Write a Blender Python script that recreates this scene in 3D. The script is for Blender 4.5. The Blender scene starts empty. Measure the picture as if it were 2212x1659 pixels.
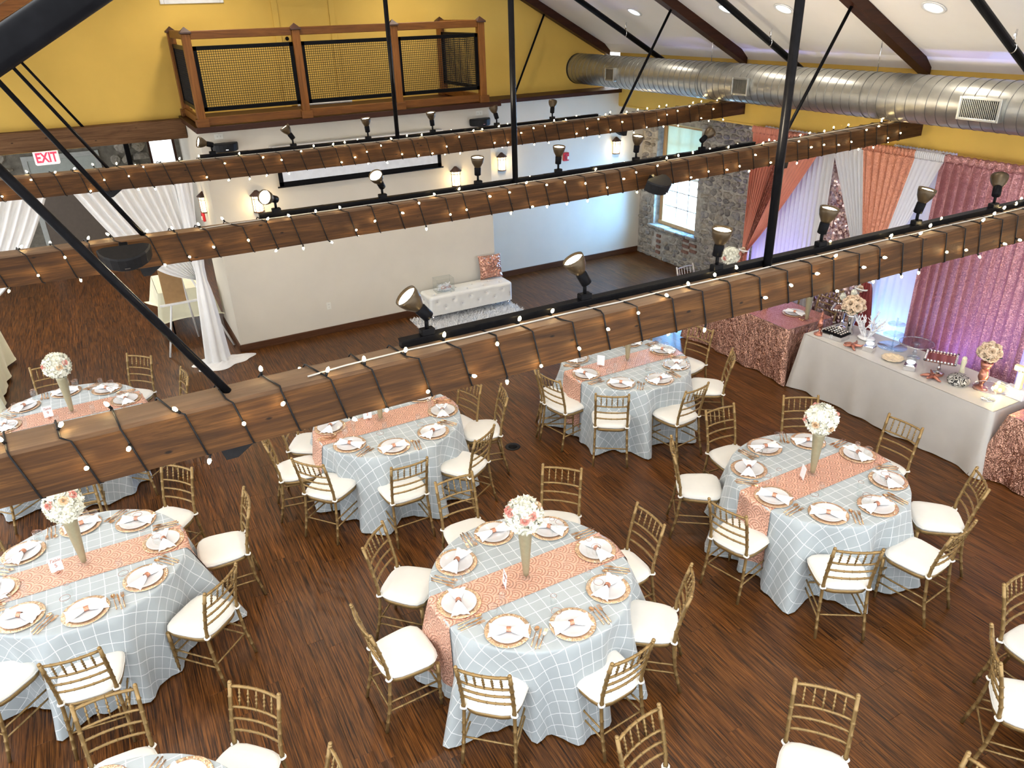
import bpy, math, random
from mathutils import Vector, Matrix
random.seed(7)
PI = math.pi
sc = bpy.context.scene
COL = sc.collection

# ------------------------------------------------------------------ camera
cam_d = bpy.data.cameras.new('camera'); cam = bpy.data.objects.new('camera', cam_d); COL.objects.link(cam)
cam_d.sensor_fit = 'HORIZONTAL'; cam_d.sensor_width = 36.0
cam_d.lens = 1647.08 / 2212 * 36.0
cam_d.clip_start = 0.05
_r = Vector((0.87744771, -0.47884875, -0.02809609))
_d = Vector((-0.23456919, -0.37726042, -0.8959084))
_f = Vector((0.41840508, 0.79270326, -0.44334946))
cam.matrix_world = Matrix(((_r.x, -_d.x, -_f.x, 0), (_r.y, -_d.y, -_f.y, 0), (_r.z, -_d.z, -_f.z, 4.64), (0, 0, 0, 1)))
sc.camera = cam
CAMP = Vector((0, 0, 4.64))

# ------------------------------------------------------------------ world, exposure, lights
sc.view_settings.view_transform = 'Standard'
sc.view_settings.look = 'None'
sc.view_settings.gamma = 1.0
sc.view_settings.use_curve_mapping = False
sc.view_settings.exposure = .88
sc.cycles.transparent_max_bounces = 16
sc.cycles.max_bounces = 4; sc.cycles.diffuse_bounces = 2; sc.cycles.glossy_bounces = 2; sc.cycles.transmission_bounces = 3
sc.cycles.use_adaptive_sampling = True; sc.cycles.adaptive_threshold = .12; sc.cycles.adaptive_min_samples = 16
w = bpy.data.worlds.new('world'); sc.world = w; w.use_nodes = True
bg = w.node_tree.nodes['Background']
bg.inputs[0].default_value = (0.95, 0.97, 0.99, 1); bg.inputs[1].default_value = 1.7

def light(name, typ, loc, energy, color, rot=(0, 0, 0), aim=None, **kw):
    d = bpy.data.lights.new(name, typ); d.energy = energy; d.color = color
    for k, v in kw.items(): setattr(d, k, v)
    o = bpy.data.objects.new(name, d); COL.objects.link(o); o.location = loc
    if aim is not None:
        o.rotation_euler = (Vector(aim) - Vector(loc)).to_track_quat('-Z', 'Y').to_euler()
    else: o.rotation_euler = rot
    return o
WARM = (1.0, 0.90, 0.76)
# recessed cans on the right slope; left mirrors added for light, upper rows unseen
CANS_R = [(7.85, 10.49), (7.81, 8.45), (7.83, 7.47), (7.85, 5.5), (7.85, 4.4), (7.85, 2.2)]
for i, (x, y) in enumerate(CANS_R):
    z = 3.9 + .53 * (9.02 - x)
    light('can_or_fill_light', 'SPOT', (x, y, z - .04), 22, WARM, spot_size=math.radians(125), spot_blend=.7, shadow_soft_size=.09)
    if y < 9: light('can_or_fill_light', 'SPOT', (6.9 - x, y, z - .04), 28, WARM, spot_size=math.radians(125), spot_blend=.7, shadow_soft_size=.09)
for y in (1.6, 4.7, 7.7, 10.5):
    for x in (2.2, 4.7):
        light('can_or_fill_light', 'SPOT', (x, y, 5.9), 50, WARM, spot_size=math.radians(120), spot_blend=.7, shadow_soft_size=.12)

for x in (1.9, 5.0): light('can_or_fill_light', 'SPOT', (x, 11.7, 5.55), 45, WARM, spot_size=math.radians(150), spot_blend=.6, shadow_soft_size=.12)  # unseen fill spots, added to brighten the yellow gable wall
# daylight through the stone wall window, and unseen spots added to brighten the entry
light('window_daylight', 'AREA', (10.25, 11.35, 1.75), 320, (.16, .48, 1.0), aim=(9.0, 11.35, 1.55), shape='RECTANGLE', size=1.3, size_y=2.2)
for x in (-1.4, .6): light('can_or_fill_light', 'SPOT', (x, 14.6, 3.1), 90, WARM, spot_size=math.radians(140), spot_blend=.7, shadow_soft_size=.1)

# ------------------------------------------------------------------ mesh helpers
class MB:
    def __init__(s): s.v = []; s.f = []; s.m = []; s.s = []; s.uv = []
    def add(s, vs, fs, mat=0, smooth=False, uv=None):
        b = len(s.v); s.v += [tuple(p) for p in vs]
        s.uv += (uv if uv else [(0, 0)] * len(vs))
        for f in fs:
            s.f.append([i + b for i in f]); s.m.append(mat); s.s.append(smooth)
        return s
    def box(s, lo, hi, bev=0.0, mat=0, mtx=None):
        x0, y0, z0 = lo; x1, y1, z1 = hi
        if bev <= 0:
            vs = [(x0, y0, z0), (x1, y0, z0), (x1, y1, z0), (x0, y1, z0), (x0, y0, z1), (x1, y0, z1), (x1, y1, z1), (x0, y1, z1)]
            fs = [(0, 3, 2, 1), (4, 5, 6, 7), (0, 1, 5, 4), (1, 2, 6, 5), (2, 3, 7, 6), (3, 0, 4, 7)]
        else:
            vs = []; idx = {}
            for i in (0, 1):
                for j in (0, 1):
                    for k in (0, 1):
                        X = (x0, x1)[i]; Y = (y0, y1)[j]; Z = (z0, z1)[k]
                        sx = bev if i == 0 else -bev; sy = bev if j == 0 else -bev; sz = bev if k == 0 else -bev
                        idx[i, j, k] = len(vs)
                        vs += [(X, Y + sy, Z + sz), (X + sx, Y, Z + sz), (X + sx, Y + sy, Z)]
            I = lambda i, j, k, a: idx[i, j, k] + a
            fs = [(I(0,0,0,0), I(0,0,1,0), I(0,1,1,0), I(0,1,0,0)), (I(1,0,0,0), I(1,1,0,0), I(1,1,1,0), I(1,0,1,0)),
                  (I(0,0,0,1), I(1,0,0,1), I(1,0,1,1), I(0,0,1,1)), (I(0,1,0,1), I(0,1,1,1), I(1,1,1,1), I(1,1,0,1)),
                  (I(0,0,0,2), I(0,1,0,2), I(1,1,0,2), I(1,0,0,2)), (I(0,0,1,2), I(1,0,1,2), I(1,1,1,2), I(0,1,1,2))]
            for a in (0, 1):
                for b in (0, 1):
                    fs.append((I(0,a,b,1), I(1,a,b,1), I(1,a,b,2), I(0,a,b,2)))
                    fs.append((I(a,0,b,0), I(a,1,b,0), I(a,1,b,2), I(a,0,b,2)))
                    fs.append((I(a,b,0,0), I(a,b,1,0), I(a,b,1,1), I(a,b,0,1)))
            for i in (0, 1):
                for j in (0, 1):
                    for k in (0, 1): fs.append((I(i,j,k,0), I(i,j,k,1), I(i,j,k,2)))
        if mtx is not None: vs = [mtx @ Vector(p) for p in vs]
        return s.add(vs, fs, mat)
    def cbox(s, c, size, bev=0.0, mat=0, mtx=None):
        h = [a / 2 for a in size]
        return s.box([c[i] - h[i] for i in range(3)], [c[i] + h[i] for i in range(3)], bev, mat, mtx)
    def tube(s, pts, rad, n=8, mat=0, closed=False, caps=True, smooth=True):
        pts = [Vector(p) for p in pts]; N = len(pts)
        if not isinstance(rad, (list, tuple)): rad = [rad] * N
        t = []
        for i in range(N):
            a = pts[(i - 1) % N] if (closed or i > 0) else pts[i]
            b = pts[(i + 1) % N] if (closed or i < N - 1) else pts[i]
            d = b - a
            t.append(d.normalized() if d.length > 1e-9 else (t[-1] if t else Vector((0, 0, 1))))
        up = Vector((0, 0, 1)) if abs(t[0].z) < .9 else Vector((1, 0, 0))
        nx = t[0].cross(up).normalized(); vs = []
        for i in range(N):
            nx = (nx - t[i] * nx.dot(t[i]))
            nx = nx.normalized() if nx.length > 1e-6 else t[i].orthogonal().normalized()
            ny = t[i].cross(nx)
            for k in range(n):
                a = 2 * PI * k / n
                vs.append(pts[i] + (nx * math.cos(a) + ny * math.sin(a)) * rad[i])
        fs = []
        for i in range(N if closed else N - 1):
            j = (i + 1) % N
            for k in range(n):
                l = (k + 1) % n; fs.append((i * n + k, i * n + l, j * n + l, j * n + k))
        s.add(vs, fs, mat, smooth)
        if caps and not closed:
            b = len(s.v) - len(vs)
            s.f.append([b + k for k in reversed(range(n))]); s.m.append(mat); s.s.append(False)
            s.f.append([b + (N - 1) * n + k for k in range(n)]); s.m.append(mat); s.s.append(False)
        return s
    def cyl(s, a, b, r0, r1=None, n=12, mat=0, caps=True):
        return s.tube([a, b], [r0, r0 if r1 is None else r1], n, mat, False, caps)
    def lathe(s, prof, n=20, mat=0, c=(0, 0, 0), smooth=True, mtx=None, ripple=None):
        vs = []; fs = []; N = len(prof)
        for (r, z) in prof:
            for k in range(n):
                a = 2 * PI * k / n; rr = r if ripple is None else r * ripple(a, z)
                vs.append(Vector((c[0] + rr * math.cos(a), c[1] + rr * math.sin(a), c[2] + z)))
        for i in range(N - 1):
            for k in range(n):
                l = (k + 1) % n; fs.append((i * n + k, i * n + l, (i + 1) * n + l, (i + 1) * n + k))
        if prof[0][0] > 1e-5: fs.append(tuple(reversed(range(n))))
        if prof[-1][0] > 1e-5: fs.append(tuple((N - 1) * n + k for k in range(n)))
        if mtx is not None: vs = [mtx @ p for p in vs]
        return s.add(vs, fs, mat, smooth)
    def sphere(s, c, r, nu=10, nv=7, mat=0, sc=(1, 1, 1)):
        return s.lathe([(max(1e-6, r * math.sin(PI * i / nv)) * 1, -r * math.cos(PI * i / nv)) for i in range(nv + 1)], nu, mat,
                       mtx=Matrix.Translation(c) @ Matrix.Diagonal((*sc, 1)))
    def grid(s, fn, nu, nv, mat=0, smooth=True, closeu=False, uvf=None):
        vs = []; uv = []
        for j in range(nv + 1):
            for i in range(nu + (0 if closeu else 1)):
                u = i / nu; v = j / nv; vs.append(fn(u, v)); uv.append(uvf(u, v) if uvf else (u, v))
        W = nu if closeu else nu + 1; fs = []
        for j in range(nv):
            for i in range(nu):
                k = (i + 1) % W if closeu else i + 1
                fs.append((j * W + i, j * W + k, (j + 1) * W + k, (j + 1) * W + i))
        return s.add(vs, fs, mat, smooth, uv)
    def mesh(s, name, mats):
        me = bpy.data.meshes.new(name); me.from_pydata(s.v, [], s.f)
        me.polygons.foreach_set('material_index', s.m); me.polygons.foreach_set('use_smooth', s.s)
        if any(u != (0, 0) for u in s.uv):
            lay = me.uv_layers.new(name='UVMap'); li = [0] * len(me.loops); me.loops.foreach_get('vertex_index', li)
            fl = []
            for i in li: fl += s.uv[i]
            lay.data.foreach_set('uv', fl)
        for m in (mats if isinstance(mats, (list, tuple)) else [mats]): me.materials.append(m)
        me.update(); return me
    def build(s, name, mats, parent=None, loc=None, rot=None):
        return link(name, s.mesh(name, mats), parent, loc, rot)
def link(name, me, parent=None, loc=None, rot=None):
    o = bpy.data.objects.new(name, me); COL.objects.link(o)
    if parent: o.parent = parent
    if loc is not None: o.location = loc
    if rot is not None: o.rotation_euler = rot if not isinstance(rot, (int, float)) else (0, 0, rot)
    return o
def tag(o, label=None, cat=None, group=None, kind=None):
    if label: o['label'] = label
    if cat: o['category'] = cat
    if group: o['group'] = group
    if kind: o['kind'] = kind
    return o
def thing(name, label, cat, loc=(0, 0, 0), rot=0, group=None):
    o = link(name, None, None, loc, rot); o.empty_display_size = .05
    return tag(o, label, cat, group)
def struct(o, label=None): o['kind'] = 'structure'; return o
def copy_tree(o, parent=None):
    c = o.copy(); COL.objects.link(c); c.parent = parent
    for ch in list(o.children): copy_tree(ch, c)
    return c
def place(proto, used, loc, rot, label, group=None):
    o = proto if not used else copy_tree(proto)
    if not used: used.append(1)
    o.location = loc; o.rotation_euler = (0, 0, rot) if isinstance(rot, (int, float)) else rot
    o['label'] = label
    if group: o['group'] = group
    return o
def text_mesh(body, size, shear=0.0, ext=.0006, bold=0.):
    cu = bpy.data.curves.new('t', 'FONT'); cu.body = body; cu.size = size; cu.shear = shear; cu.extrude = ext; cu.offset = bold
    cu.align_x = 'CENTER'; cu.align_y = 'CENTER'
    to = bpy.data.objects.new('t', cu); COL.objects.link(to)
    bpy.context.view_layer.update()
    me = bpy.data.meshes.new_from_object(to.evaluated_get(bpy.context.evaluated_depsgraph_get()))
    bpy.data.objects.remove(to); bpy.data.curves.remove(cu); return me

# ------------------------------------------------------------------ materials
def newmat(name):
    m = bpy.data.materials.new(name); m.use_nodes = True; nt = m.node_tree
    return m, nt, nt.nodes['Principled BSDF']
def nd(nt, t, ins=None, **at):
    n = nt.nodes.new(t)
    for k, v in at.items(): setattr(n, k, v)
    for k, v in (ins or {}).items():
        if hasattr(v, 'is_linked') or isinstance(v, bpy.types.NodeSocket): nt.links.new(v, n.inputs[k])
        else: n.inputs[k].default_value = v
    return n
def ramp(nt, fac, stops, interp='LINEAR'):
    n = nt.nodes.new('ShaderNodeValToRGB'); n.color_ramp.interpolation = interp
    el = n.color_ramp.elements
    while len(el) < len(stops): el.new(.5)
    for e, (p, c) in zip(el, stops): e.position = p; e.color = (*c, 1) if len(c) == 3 else c
    nt.links.new(fac, n.inputs[0]); return n.outputs[0]
def mth(nt, op, a, b=None, c=None):
    n = nt.nodes.new('ShaderNodeMath'); n.operation = op
    for i, v in enumerate((a, b, c)):
        if v is None: continue
        if isinstance(v, (int, float)): n.inputs[i].default_value = v
        else: nt.links.new(v, n.inputs[i])
    return n.outputs[0]
def mixc(nt, fac, a, b, bt='MIX'):
    n = nt.nodes.new('ShaderNodeMix'); n.data_type = 'RGBA'; n.blend_type = bt
    for i, v in ((0, fac), (6, a), (7, b)):
        if isinstance(v, (int, float)): n.inputs[i].default_value = v
        elif isinstance(v, tuple): n.inputs[i].default_value = (*v, 1) if len(v) == 3 else v
        else: nt.links.new(v, n.inputs[i])
    return n.outputs[2]
def bump(nt, b, h, strength=.2, dist=.01):
    n = nd(nt, 'ShaderNodeBump', {'Height': h, 'Strength': strength, 'Distance': dist}); nt.links.new(n.outputs[0], b.inputs['Normal'])
def pos(nt, scale, rnd=False):
    g = nt.nodes.new('ShaderNodeNewGeometry'); src = g.outputs['Position']
    if rnd:
        oi = nt.nodes.new('ShaderNodeObjectInfo'); r = mth(nt, 'ADD', oi.outputs['Random'], g.outputs['Random Per Island'])
        cv = nd(nt, 'ShaderNodeCombineXYZ', {0: mth(nt, 'MULTIPLY', r, 37.), 1: mth(nt, 'MULTIPLY', r, 91.), 2: r})
        ad = nd(nt, 'ShaderNodeVectorMath', {0: src, 1: cv.outputs[0]}, operation='ADD'); src = ad.outputs[0]
        return nd(nt, 'ShaderNodeVectorMath', {0: src, 1: scale}, operation='MULTIPLY').outputs[0], r
    return nd(nt, 'ShaderNodeVectorMath', {0: src, 1: scale}, operation='MULTIPLY').outputs[0]
def objc(nt, scale):
    tc = nt.nodes.new('ShaderNodeTexCoord')
    return nd(nt, 'ShaderNodeVectorMath', {0: tc.outputs['Object'], 1: scale}, operation='MULTIPLY').outputs[0]
def noise(nt, vec, scale, detail=3, rough=.55, dist=0.):
    return nd(nt, 'ShaderNodeTexNoise', {'Vector': vec, 'Scale': scale, 'Detail': detail, 'Roughness': rough, 'Distortion': dist}).outputs['Fac']
def paint(name, col, rough=.6, metal=0., var=.06, scale=14., bmp=.04, spec=None, coat=0., sheen=0.):
    m, nt, b = newmat(name)
    n = noise(nt, objc(nt, (1, 1, 1)), scale, 3)
    lo = tuple(c * (1 - var) for c in col); hi = tuple(min(1, c * (1 + var)) for c in col)
    nt.links.new(ramp(nt, n, [(.3, lo), (.7, hi)]), b.inputs['Base Color'])
    b.inputs['Roughness'].default_value = rough; b.inputs['Metallic'].default_value = metal
    if spec is not None: b.inputs['Specular IOR Level'].default_value = spec
    if coat: b.inputs['Coat Weight'].default_value = coat
    if sheen: b.inputs['Sheen Weight'].default_value = sheen
    if bmp: bump(nt, b, noise(nt, objc(nt, (1, 1, 1)), scale * 6, 2), bmp, .004)
    return m
def emit(name, col, strength, base=(.8, .8, .8)):
    m, nt, b = newmat(name)
    b.inputs['Base Color'].default_value = (*base, 1)
    b.inputs['Emission Color'].default_value = (*col, 1)
    n = noise(nt, objc(nt, (1, 1, 1)), 5.)
    nt.links.new(mth(nt, 'MULTIPLY', mth(nt, 'ADD', mth(nt, 'MULTIPLY', n, .1), .95), strength), b.inputs['Emission Strength'])
    m.cycles.emission_sampling = 'NONE'
    return m
def wood(name, c0, c1, c2, axis='x', scale=1., rough=.6, rnd=True, bmp=.25, knots=True, coat=0., lit_top=None):
    m, nt, b = newmat(name)
    k = {'x': (1.2, 14, 14), 'y': (14, 1.2, 14), 'z': (14, 14, 1.2)}[axis]
    k = tuple(a * scale for a in k)
    if rnd: v, r = pos(nt, k, True)
    else: v = pos(nt, k)
    g = noise(nt, v, 1.0, 6, .65, 1.2)
    fine = noise(nt, nd(nt, 'ShaderNodeVectorMath', {0: v, 1: (1.5, 5, 5) if axis == 'x' else ((5, 1.5, 5) if axis == 'y' else (5, 5, 1.5))}, operation='MULTIPLY').outputs[0], 1.6, 4, .6)
    f = mth(nt, 'ADD', mth(nt, 'MULTIPLY', g, .65), mth(nt, 'MULTIPLY', fine, .35))
    c = ramp(nt, f, [(.28, c0), (.5, c1), (.72, c2)])
    if knots:
        kv = nd(nt, 'ShaderNodeTexVoronoi', {'Vector': nd(nt, 'ShaderNodeVectorMath', {0: pos(nt, (1, 1, 1)), 1: {'x': (1, 2.2, 2.2), 'y': (2.2, 1, 2.2), 'z': (2.2, 2.2, 1)}[axis]}, operation='MULTIPLY').outputs[0], 'Scale': 4.5})
        kn = ramp(nt, kv.outputs['Distance'], [(.05, (1, 1, 1)), (.09, (0, 0, 0))])
        c = mixc(nt, mth(nt, 'MULTIPLY', kn, .85), c, tuple(a * .18 for a in c0))
    if lit_top:   # top light put into the colour: upper faces turn paler and greyer
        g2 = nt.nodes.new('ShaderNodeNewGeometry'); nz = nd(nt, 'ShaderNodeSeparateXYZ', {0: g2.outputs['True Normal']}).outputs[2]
        c = mixc(nt, mth(nt, 'MULTIPLY', ramp(nt, nz, [(.6, (0, 0, 0)), (.9, (1, 1, 1))]), mth(nt, 'ADD', mth(nt, 'MULTIPLY', f, .9), .15)), c, lit_top)
    nt.links.new(c, b.inputs['Base Color']); b.inputs['Roughness'].default_value = rough
    if coat: b.inputs['Coat Weight'].default_value = coat
    b.inputs['Specular IOR Level'].default_value = .25
    bump(nt, b, f, bmp, .006); return m
def cloth(name, col, rough=.85, trans=0., weave=900., var=.05, sheen=.2):
    m, nt, b = newmat(name)
    n = noise(nt, objc(nt, (1, 1, 1)), 6., 4)
    nt.links.new(ramp(nt, n, [(.3, tuple(c * (1 - var) for c in col)), (.7, tuple(min(1, c * (1 + var)) for c in col))]), b.inputs['Base Color'])
    b.inputs['Roughness'].default_value = rough; b.inputs['Sheen Weight'].default_value = sheen
    bump(nt, b, noise(nt, objc(nt, (1, 1, 1)), weave, 1), .1, .001)
    if trans:
        t = nd(nt, 'ShaderNodeBsdfTranslucent', {'Color': (*col, 1)})
        mx = nd(nt, 'ShaderNodeMixShader', {0: trans, 1: b.outputs[0], 2: t.outputs[0]})
        nt.links.new(mx.outputs[0], nt.nodes['Material Output'].inputs[0])
    return m
def sequin(name, col, dark, scale=90., uv=False, trans=0., metal=.75, rough=.28, amount=.55, crease=0.):
    """small discs, each with its own tilt, so that some catch a lamp"""
    m, nt, b = newmat(name)
    vec = objc(nt, (1, 1, 1))
    vo = nd(nt, 'ShaderNodeTexVoronoi', {'Vector': vec, 'Scale': scale})
    rc = nd(nt, 'ShaderNodeSeparateColor', {0: vo.outputs['Color']})
    big = noise(nt, vec, scale * .1, 3)
    c = ramp(nt, mth(nt, 'ADD', mth(nt, 'MULTIPLY', rc.outputs[0], .6), mth(nt, 'MULTIPLY', big, .4)), [(.25, dark), (.75, col)])
    nt.links.new(c, b.inputs['Base Color']); b.inputs['Metallic'].default_value = metal; b.inputs['Roughness'].default_value = rough
    g = nt.nodes.new('ShaderNodeNewGeometry')
    off = nd(nt, 'ShaderNodeVectorMath', {0: vo.outputs['Color'], 1: (.5, .5, .5)}, operation='SUBTRACT')
    sc_ = nd(nt, 'ShaderNodeVectorMath', {0: off.outputs[0], 'Scale': amount * 2}, operation='SCALE')
    base = g.outputs['Normal']
    if crease:
        cv = nd(nt, 'ShaderNodeVectorMath', {0: vec, 1: (9., 9., 3.5)}, operation='MULTIPLY').outputs[0]
        base = nd(nt, 'ShaderNodeBump', {'Height': noise(nt, cv, 1., 4, .6, 1.5), 'Strength': 1., 'Distance': crease}).outputs[0]
    ad = nd(nt, 'ShaderNodeVectorMath', {0: base, 1: sc_.outputs[0]}, operation='ADD')
    no = nd(nt, 'ShaderNodeVectorMath', {0: ad.outputs[0]}, operation='NORMALIZE')
    nt.links.new(no.outputs[0], b.inputs['Normal'])
    if trans:
        t = nd(nt, 'ShaderNodeBsdfTranslucent', {'Color': (*col, 1)})
        mx = nd(nt, 'ShaderNodeMixShader', {0: trans, 1: b.outputs[0], 2: t.outputs[0]})
        nt.links.new(mx.outputs[0], nt.nodes['Material Output'].inputs[0])
    return m
def clear(name, tint=(1, 1, 1), op=.12):
    m, nt, b = newmat(name)
    tr = nd(nt, 'ShaderNodeBsdfTransparent', {0: (*tint, 1)}); gl = nd(nt, 'ShaderNodeBsdfGlossy', {'Color': (1, 1, 1, 1), 'Roughness': .03})
    fr = nd(nt, 'ShaderNodeLayerWeight', {'Blend': .25})
    n = noise(nt, objc(nt, (1, 1, 1)), 20.)
    fac = mth(nt, 'ADD', mth(nt, 'MULTIPLY', mth(nt, 'POWER', fr.outputs['Facing'], 3.), .28), mth(nt, 'MULTIPLY', n, op * .6))
    mx = nd(nt, 'ShaderNodeMixShader', {0: fac, 1: tr.outputs[0], 2: gl.outputs[0]})
    nt.links.new(mx.outputs[0], nt.nodes['Material Output'].inputs[0]); return m

X_ = {}
X_['white_wall'] = paint('white_wall_paint', (.63, .585, .495), .75, var=.03, scale=2., bmp=.03)
X_['yellow'] = paint('yellow_wall_paint', (.70, .455, .092), .8, var=.05, scale=1.5, bmp=.05)
X_['ceiling'] = paint('ceiling_paint', (.84, .81, .76), .85, var=.02, scale=2., bmp=.02)
X_['black'] = paint('black_metal', (.006, .006, .007), .28, var=.2, scale=30, bmp=.02, spec=.03)
X_['blackp'] = paint('black_plastic', (.010, .010, .011), .5, var=.2, scale=30, bmp=.05, spec=.15)
X_['white_metal'] = paint('white_metal', (.8, .8, .78), .4, bmp=0)
X_['whiteplas'] = paint('white_plastic', (.72, .70, .62), .45, bmp=0)
X_['beam'] = wood('rough_timber', (.010, .004, .001), (.050, .0195, .0040), (.135, .057, .0130), 'x', 1., .7, bmp=.35, lit_top=(.19, .13, .085))
X_['header'] = wood('weathered_timber', (.035, .015, .006), (.12, .058, .024), (.22, .12, .055), 'x', 1., .75, bmp=.4)
X_['rafter'] = wood('dark_stained_timber', (.014, .004, .002), (.036, .010, .004), (.065, .020, .008), 'x', 1., .5, bmp=.15, knots=False)
X_['rail'] = wood('oak_rail_wood_x', (.07, .023, .004), (.150, .054, .009), (.25, .098, .018), 'x', 1.2, .5, bmp=.12, knots=False)
X_['railz'] = wood('oak_rail_wood_z', (.09, .030, .005), (.195, .070, .011), (.29, .115, .022), 'z', 1.2, .5, bmp=.12, knots=False)
X_['capwood'] = paint('dark_cap_wood', (.05, .018, .008), .5, var=.25)
X_['baseboard'] = wood('baseboard_wood', (.03, .011, .004), (.07, .026, .010), (.11, .045, .018), 'x', 1., .5, bmp=.1, knots=False)
X_['gold'] = paint('gold_chair_paint', (.285, .185, .072), .36, .5, var=.14, scale=25, bmp=.06)
X_['cushion'] = cloth('ivory_cushion_fabric', (.74, .73, .69), .8, var=.03)
X_['cable'] = paint('pale_grey_cable', (.42, .40, .37), .5, bmp=0)
X_['acrylic'] = clear('acrylic_sheet', (.86, .92, .97), .75)
X_['strap'] = cloth('white_strap', (.85, .83, .78), .8)
X_['white_cloth'] = cloth('white_napkin_cloth', (.86, .86, .88), .8, var=.02)
X_['ring'] = sequin('rose_gold_ring', (.78, .40, .28), (.5, .22, .14), 300., amount=.3)
X_['plate'] = paint('white_plate', (.62, .62, .64), .18, var=.01, bmp=0, coat=.4)
X_['charger'] = sequin('gold_charger_rim', (.98, .74, .52), (.76, .50, .32), 150., amount=.26, metal=.8, rough=.22)
X_['cutlery'] = paint('rose_gold_cutlery', (.80, .50, .30), .2, .95, var=.06, scale=60, bmp=0)
X_['glass'] = clear('clear_glass', (.97, .98, .98), .10)
X_['rim'] = paint('rose_gold_rim', (.45, .24, .18), .25, .8, bmp=0)
X_['vase'] = paint('champagne_vase', (.34, .31, .20), .42, .35, var=.05, scale=40)
X_['petal'] = paint('ivory_petals', (.84, .83, .70), .7, var=.10, scale=24)
X_['rose_pink'] = paint('pink_rose', (.85, .36, .30), .7, var=.25, scale=60)
X_['rose_peach'] = paint('peach_rose', (.86, .58, .36), .7, var=.25, scale=60)
X_['rose_cream'] = paint('cream_rose', (.86, .68, .50), .7, var=.14, scale=40)
X_['leaf'] = paint('dark_leaf', (.03, .05, .02), .6)
X_['ink'] = paint('rose_gold_ink', (.45, .18, .12), .5, bmp=0)
X_['card'] = paint('white_card', (.80, .80, .84), .6, bmp=0)
X_['red'] = paint('red_enamel', (.55, .02, .03), .35, bmp=0)
X_['chrome'] = paint('chrome', (.75, .75, .77), .12, 1., bmp=0)
X_['leatherette'] = paint('white_leatherette', (.80, .80, .76), .38, var=.02, bmp=.03)
X_['cream'] = cloth('cream_cloth', (.80, .78, .58), .85)
X_['bulb'] = emit('warm_led_bulb', (1., .74, .34), 42.)
X_['bulb_near'] = emit('near_led_bulb', (1., .74, .34), 42.)
X_['lampglow'] = emit('flood_lamp_glow', (1., .84, .58), 11.)
X_['lantern'] = emit('lantern_glass_glow', (1., .80, .42), 1.7)
# ================================================================== SETTING
def floor_mat():
    m, nt, b = newmat('dark_plank_wood')
    v, r = pos(nt, (26, .8, 1), True)
    st = noise(nt, v, 3.2, 5, .7, .3)
    v2, _ = pos(nt, (95, 2.6, 1), True)
    fine = noise(nt, v2, 1.2, 3, .6)
    f = mth(nt, 'ADD', mth(nt, 'MULTIPLY', st, .5), mth(nt, 'MULTIPLY', fine, .5))
    c = ramp(nt, f, [(.39, (.010, .0035, .001)), (.46, (.050, .017, .0035)), (.55, (.122, .044, .0092)), (.66, (.22, .086, .020))])
    wn = nd(nt, 'ShaderNodeTexWhiteNoise', {'W': mth(nt, 'MULTIPLY', r, 913.7)}, noise_dimensions='1D')
    tint = ramp(nt, wn.outputs['Value'], [(0, (.86, .86, .88)), (.5, (1, 1, 1)), (1, (1.12, 1.07, 1.0))])
    nt.links.new(mixc(nt, 1., c, tint, 'MULTIPLY'), b.inputs['Base Color'])
    b.inputs['Roughness'].default_value = .34; b.inputs['Specular IOR Level'].default_value = .32
    bump(nt, b, f, .14, .003); return m
FLOORM = floor_mat()
fl = struct(MB().box((-5, -1, -.08), (9.9, 20.2, -.008)).build('floor', paint('floor_gap', (.012, .006, .004), .8)))
PW, PL = .132, 1.22
pm = MB().box((0, 0, -.012), (PW - .001, PL - .0012, 0), .0008).mesh('plank', FLOORM)
def pix(p):
    q = Vector(p) - CAMP; z = q.dot(_f)
    if z < .05: return None
    return q.dot(_r) / z * 1647.08 + 1106, q.dot(_d) / z * 1647.08 + 829.5, z
planks = []
for i in range(int(14.7 / PW)):
    x = -4.9 + i * PW; off = random.random() * PL
    for j in range(-1, 17):
        y = -.9 + j * PL + off
        if y > 18.9 or y < -1: continue
        q = pix((x + PW / 2, y + PL / 2, 0))
        vis = q and -60 < q[0] < 2270 and 0 < q[1] < 1720
        planks.append(((q[2] if vis else 99), x, y))
planks.sort()
for k, (d, x, y) in enumerate(planks[:300]): link('plank', pm, fl, (x, y, 0))
far = MB()
for d, x, y in planks[300:]: far.box((x, y, -.012), (x + PW - .001, y + PL - .0012, 0))
tag(far.build('plank_field', FLOORM, fl), kind='stuff')

# white walls under the balcony and in the alcove
struct(MB().box((1.38, 11.48, 0), (5.8, 12.9, 3.25), .004).build('wall_back', X_['white_wall']))
struct(MB().box((5.8, 12.43, 0), (9.62, 12.9, 3.15)).build('wall_alcove', X_['white_wall']))
bb = MB().box((1.37, 11.455, 0), (5.81, 11.48, .11), .004).box((1.36, 11.455, 0), (1.38, 12.9, .11), .004)
struct(bb.build('baseboard_back', X_['baseboard']))
struct(MB().box((5.8, 12.405, 0), (9.6, 12.43, .11), .004).build('baseboard_alcove', X_['baseboard']))
struct(MB().box((5.86, 12.33, 3.15), (9.02, 12.9, 3.215), .006).build('trim_1', X_['rafter']))
# yellow gable wall and yellow band on the right
gp = [(-2.6, 3.0), (9.02, 3.0), (9.02, 3.98), (3.45, 6.95), (-2.6, 3.75)]
g = MB(); n = len(gp)
g.add([(x, 12.9, z) for x, z in gp] + [(x, 13.1, z) for x, z in gp], [tuple(range(n)), tuple(reversed(range(n, 2 * n)))] + [(i, i + n, (i + 1) % n + n, (i + 1) % n) for i in range(n)])
struct(g.build('wall_gable', X_['yellow']))
struct(MB().box((9.02, -1, 2.92), (9.6, 12.43, 3.95)).build('wall_right_upper', X_['yellow']))
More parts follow.
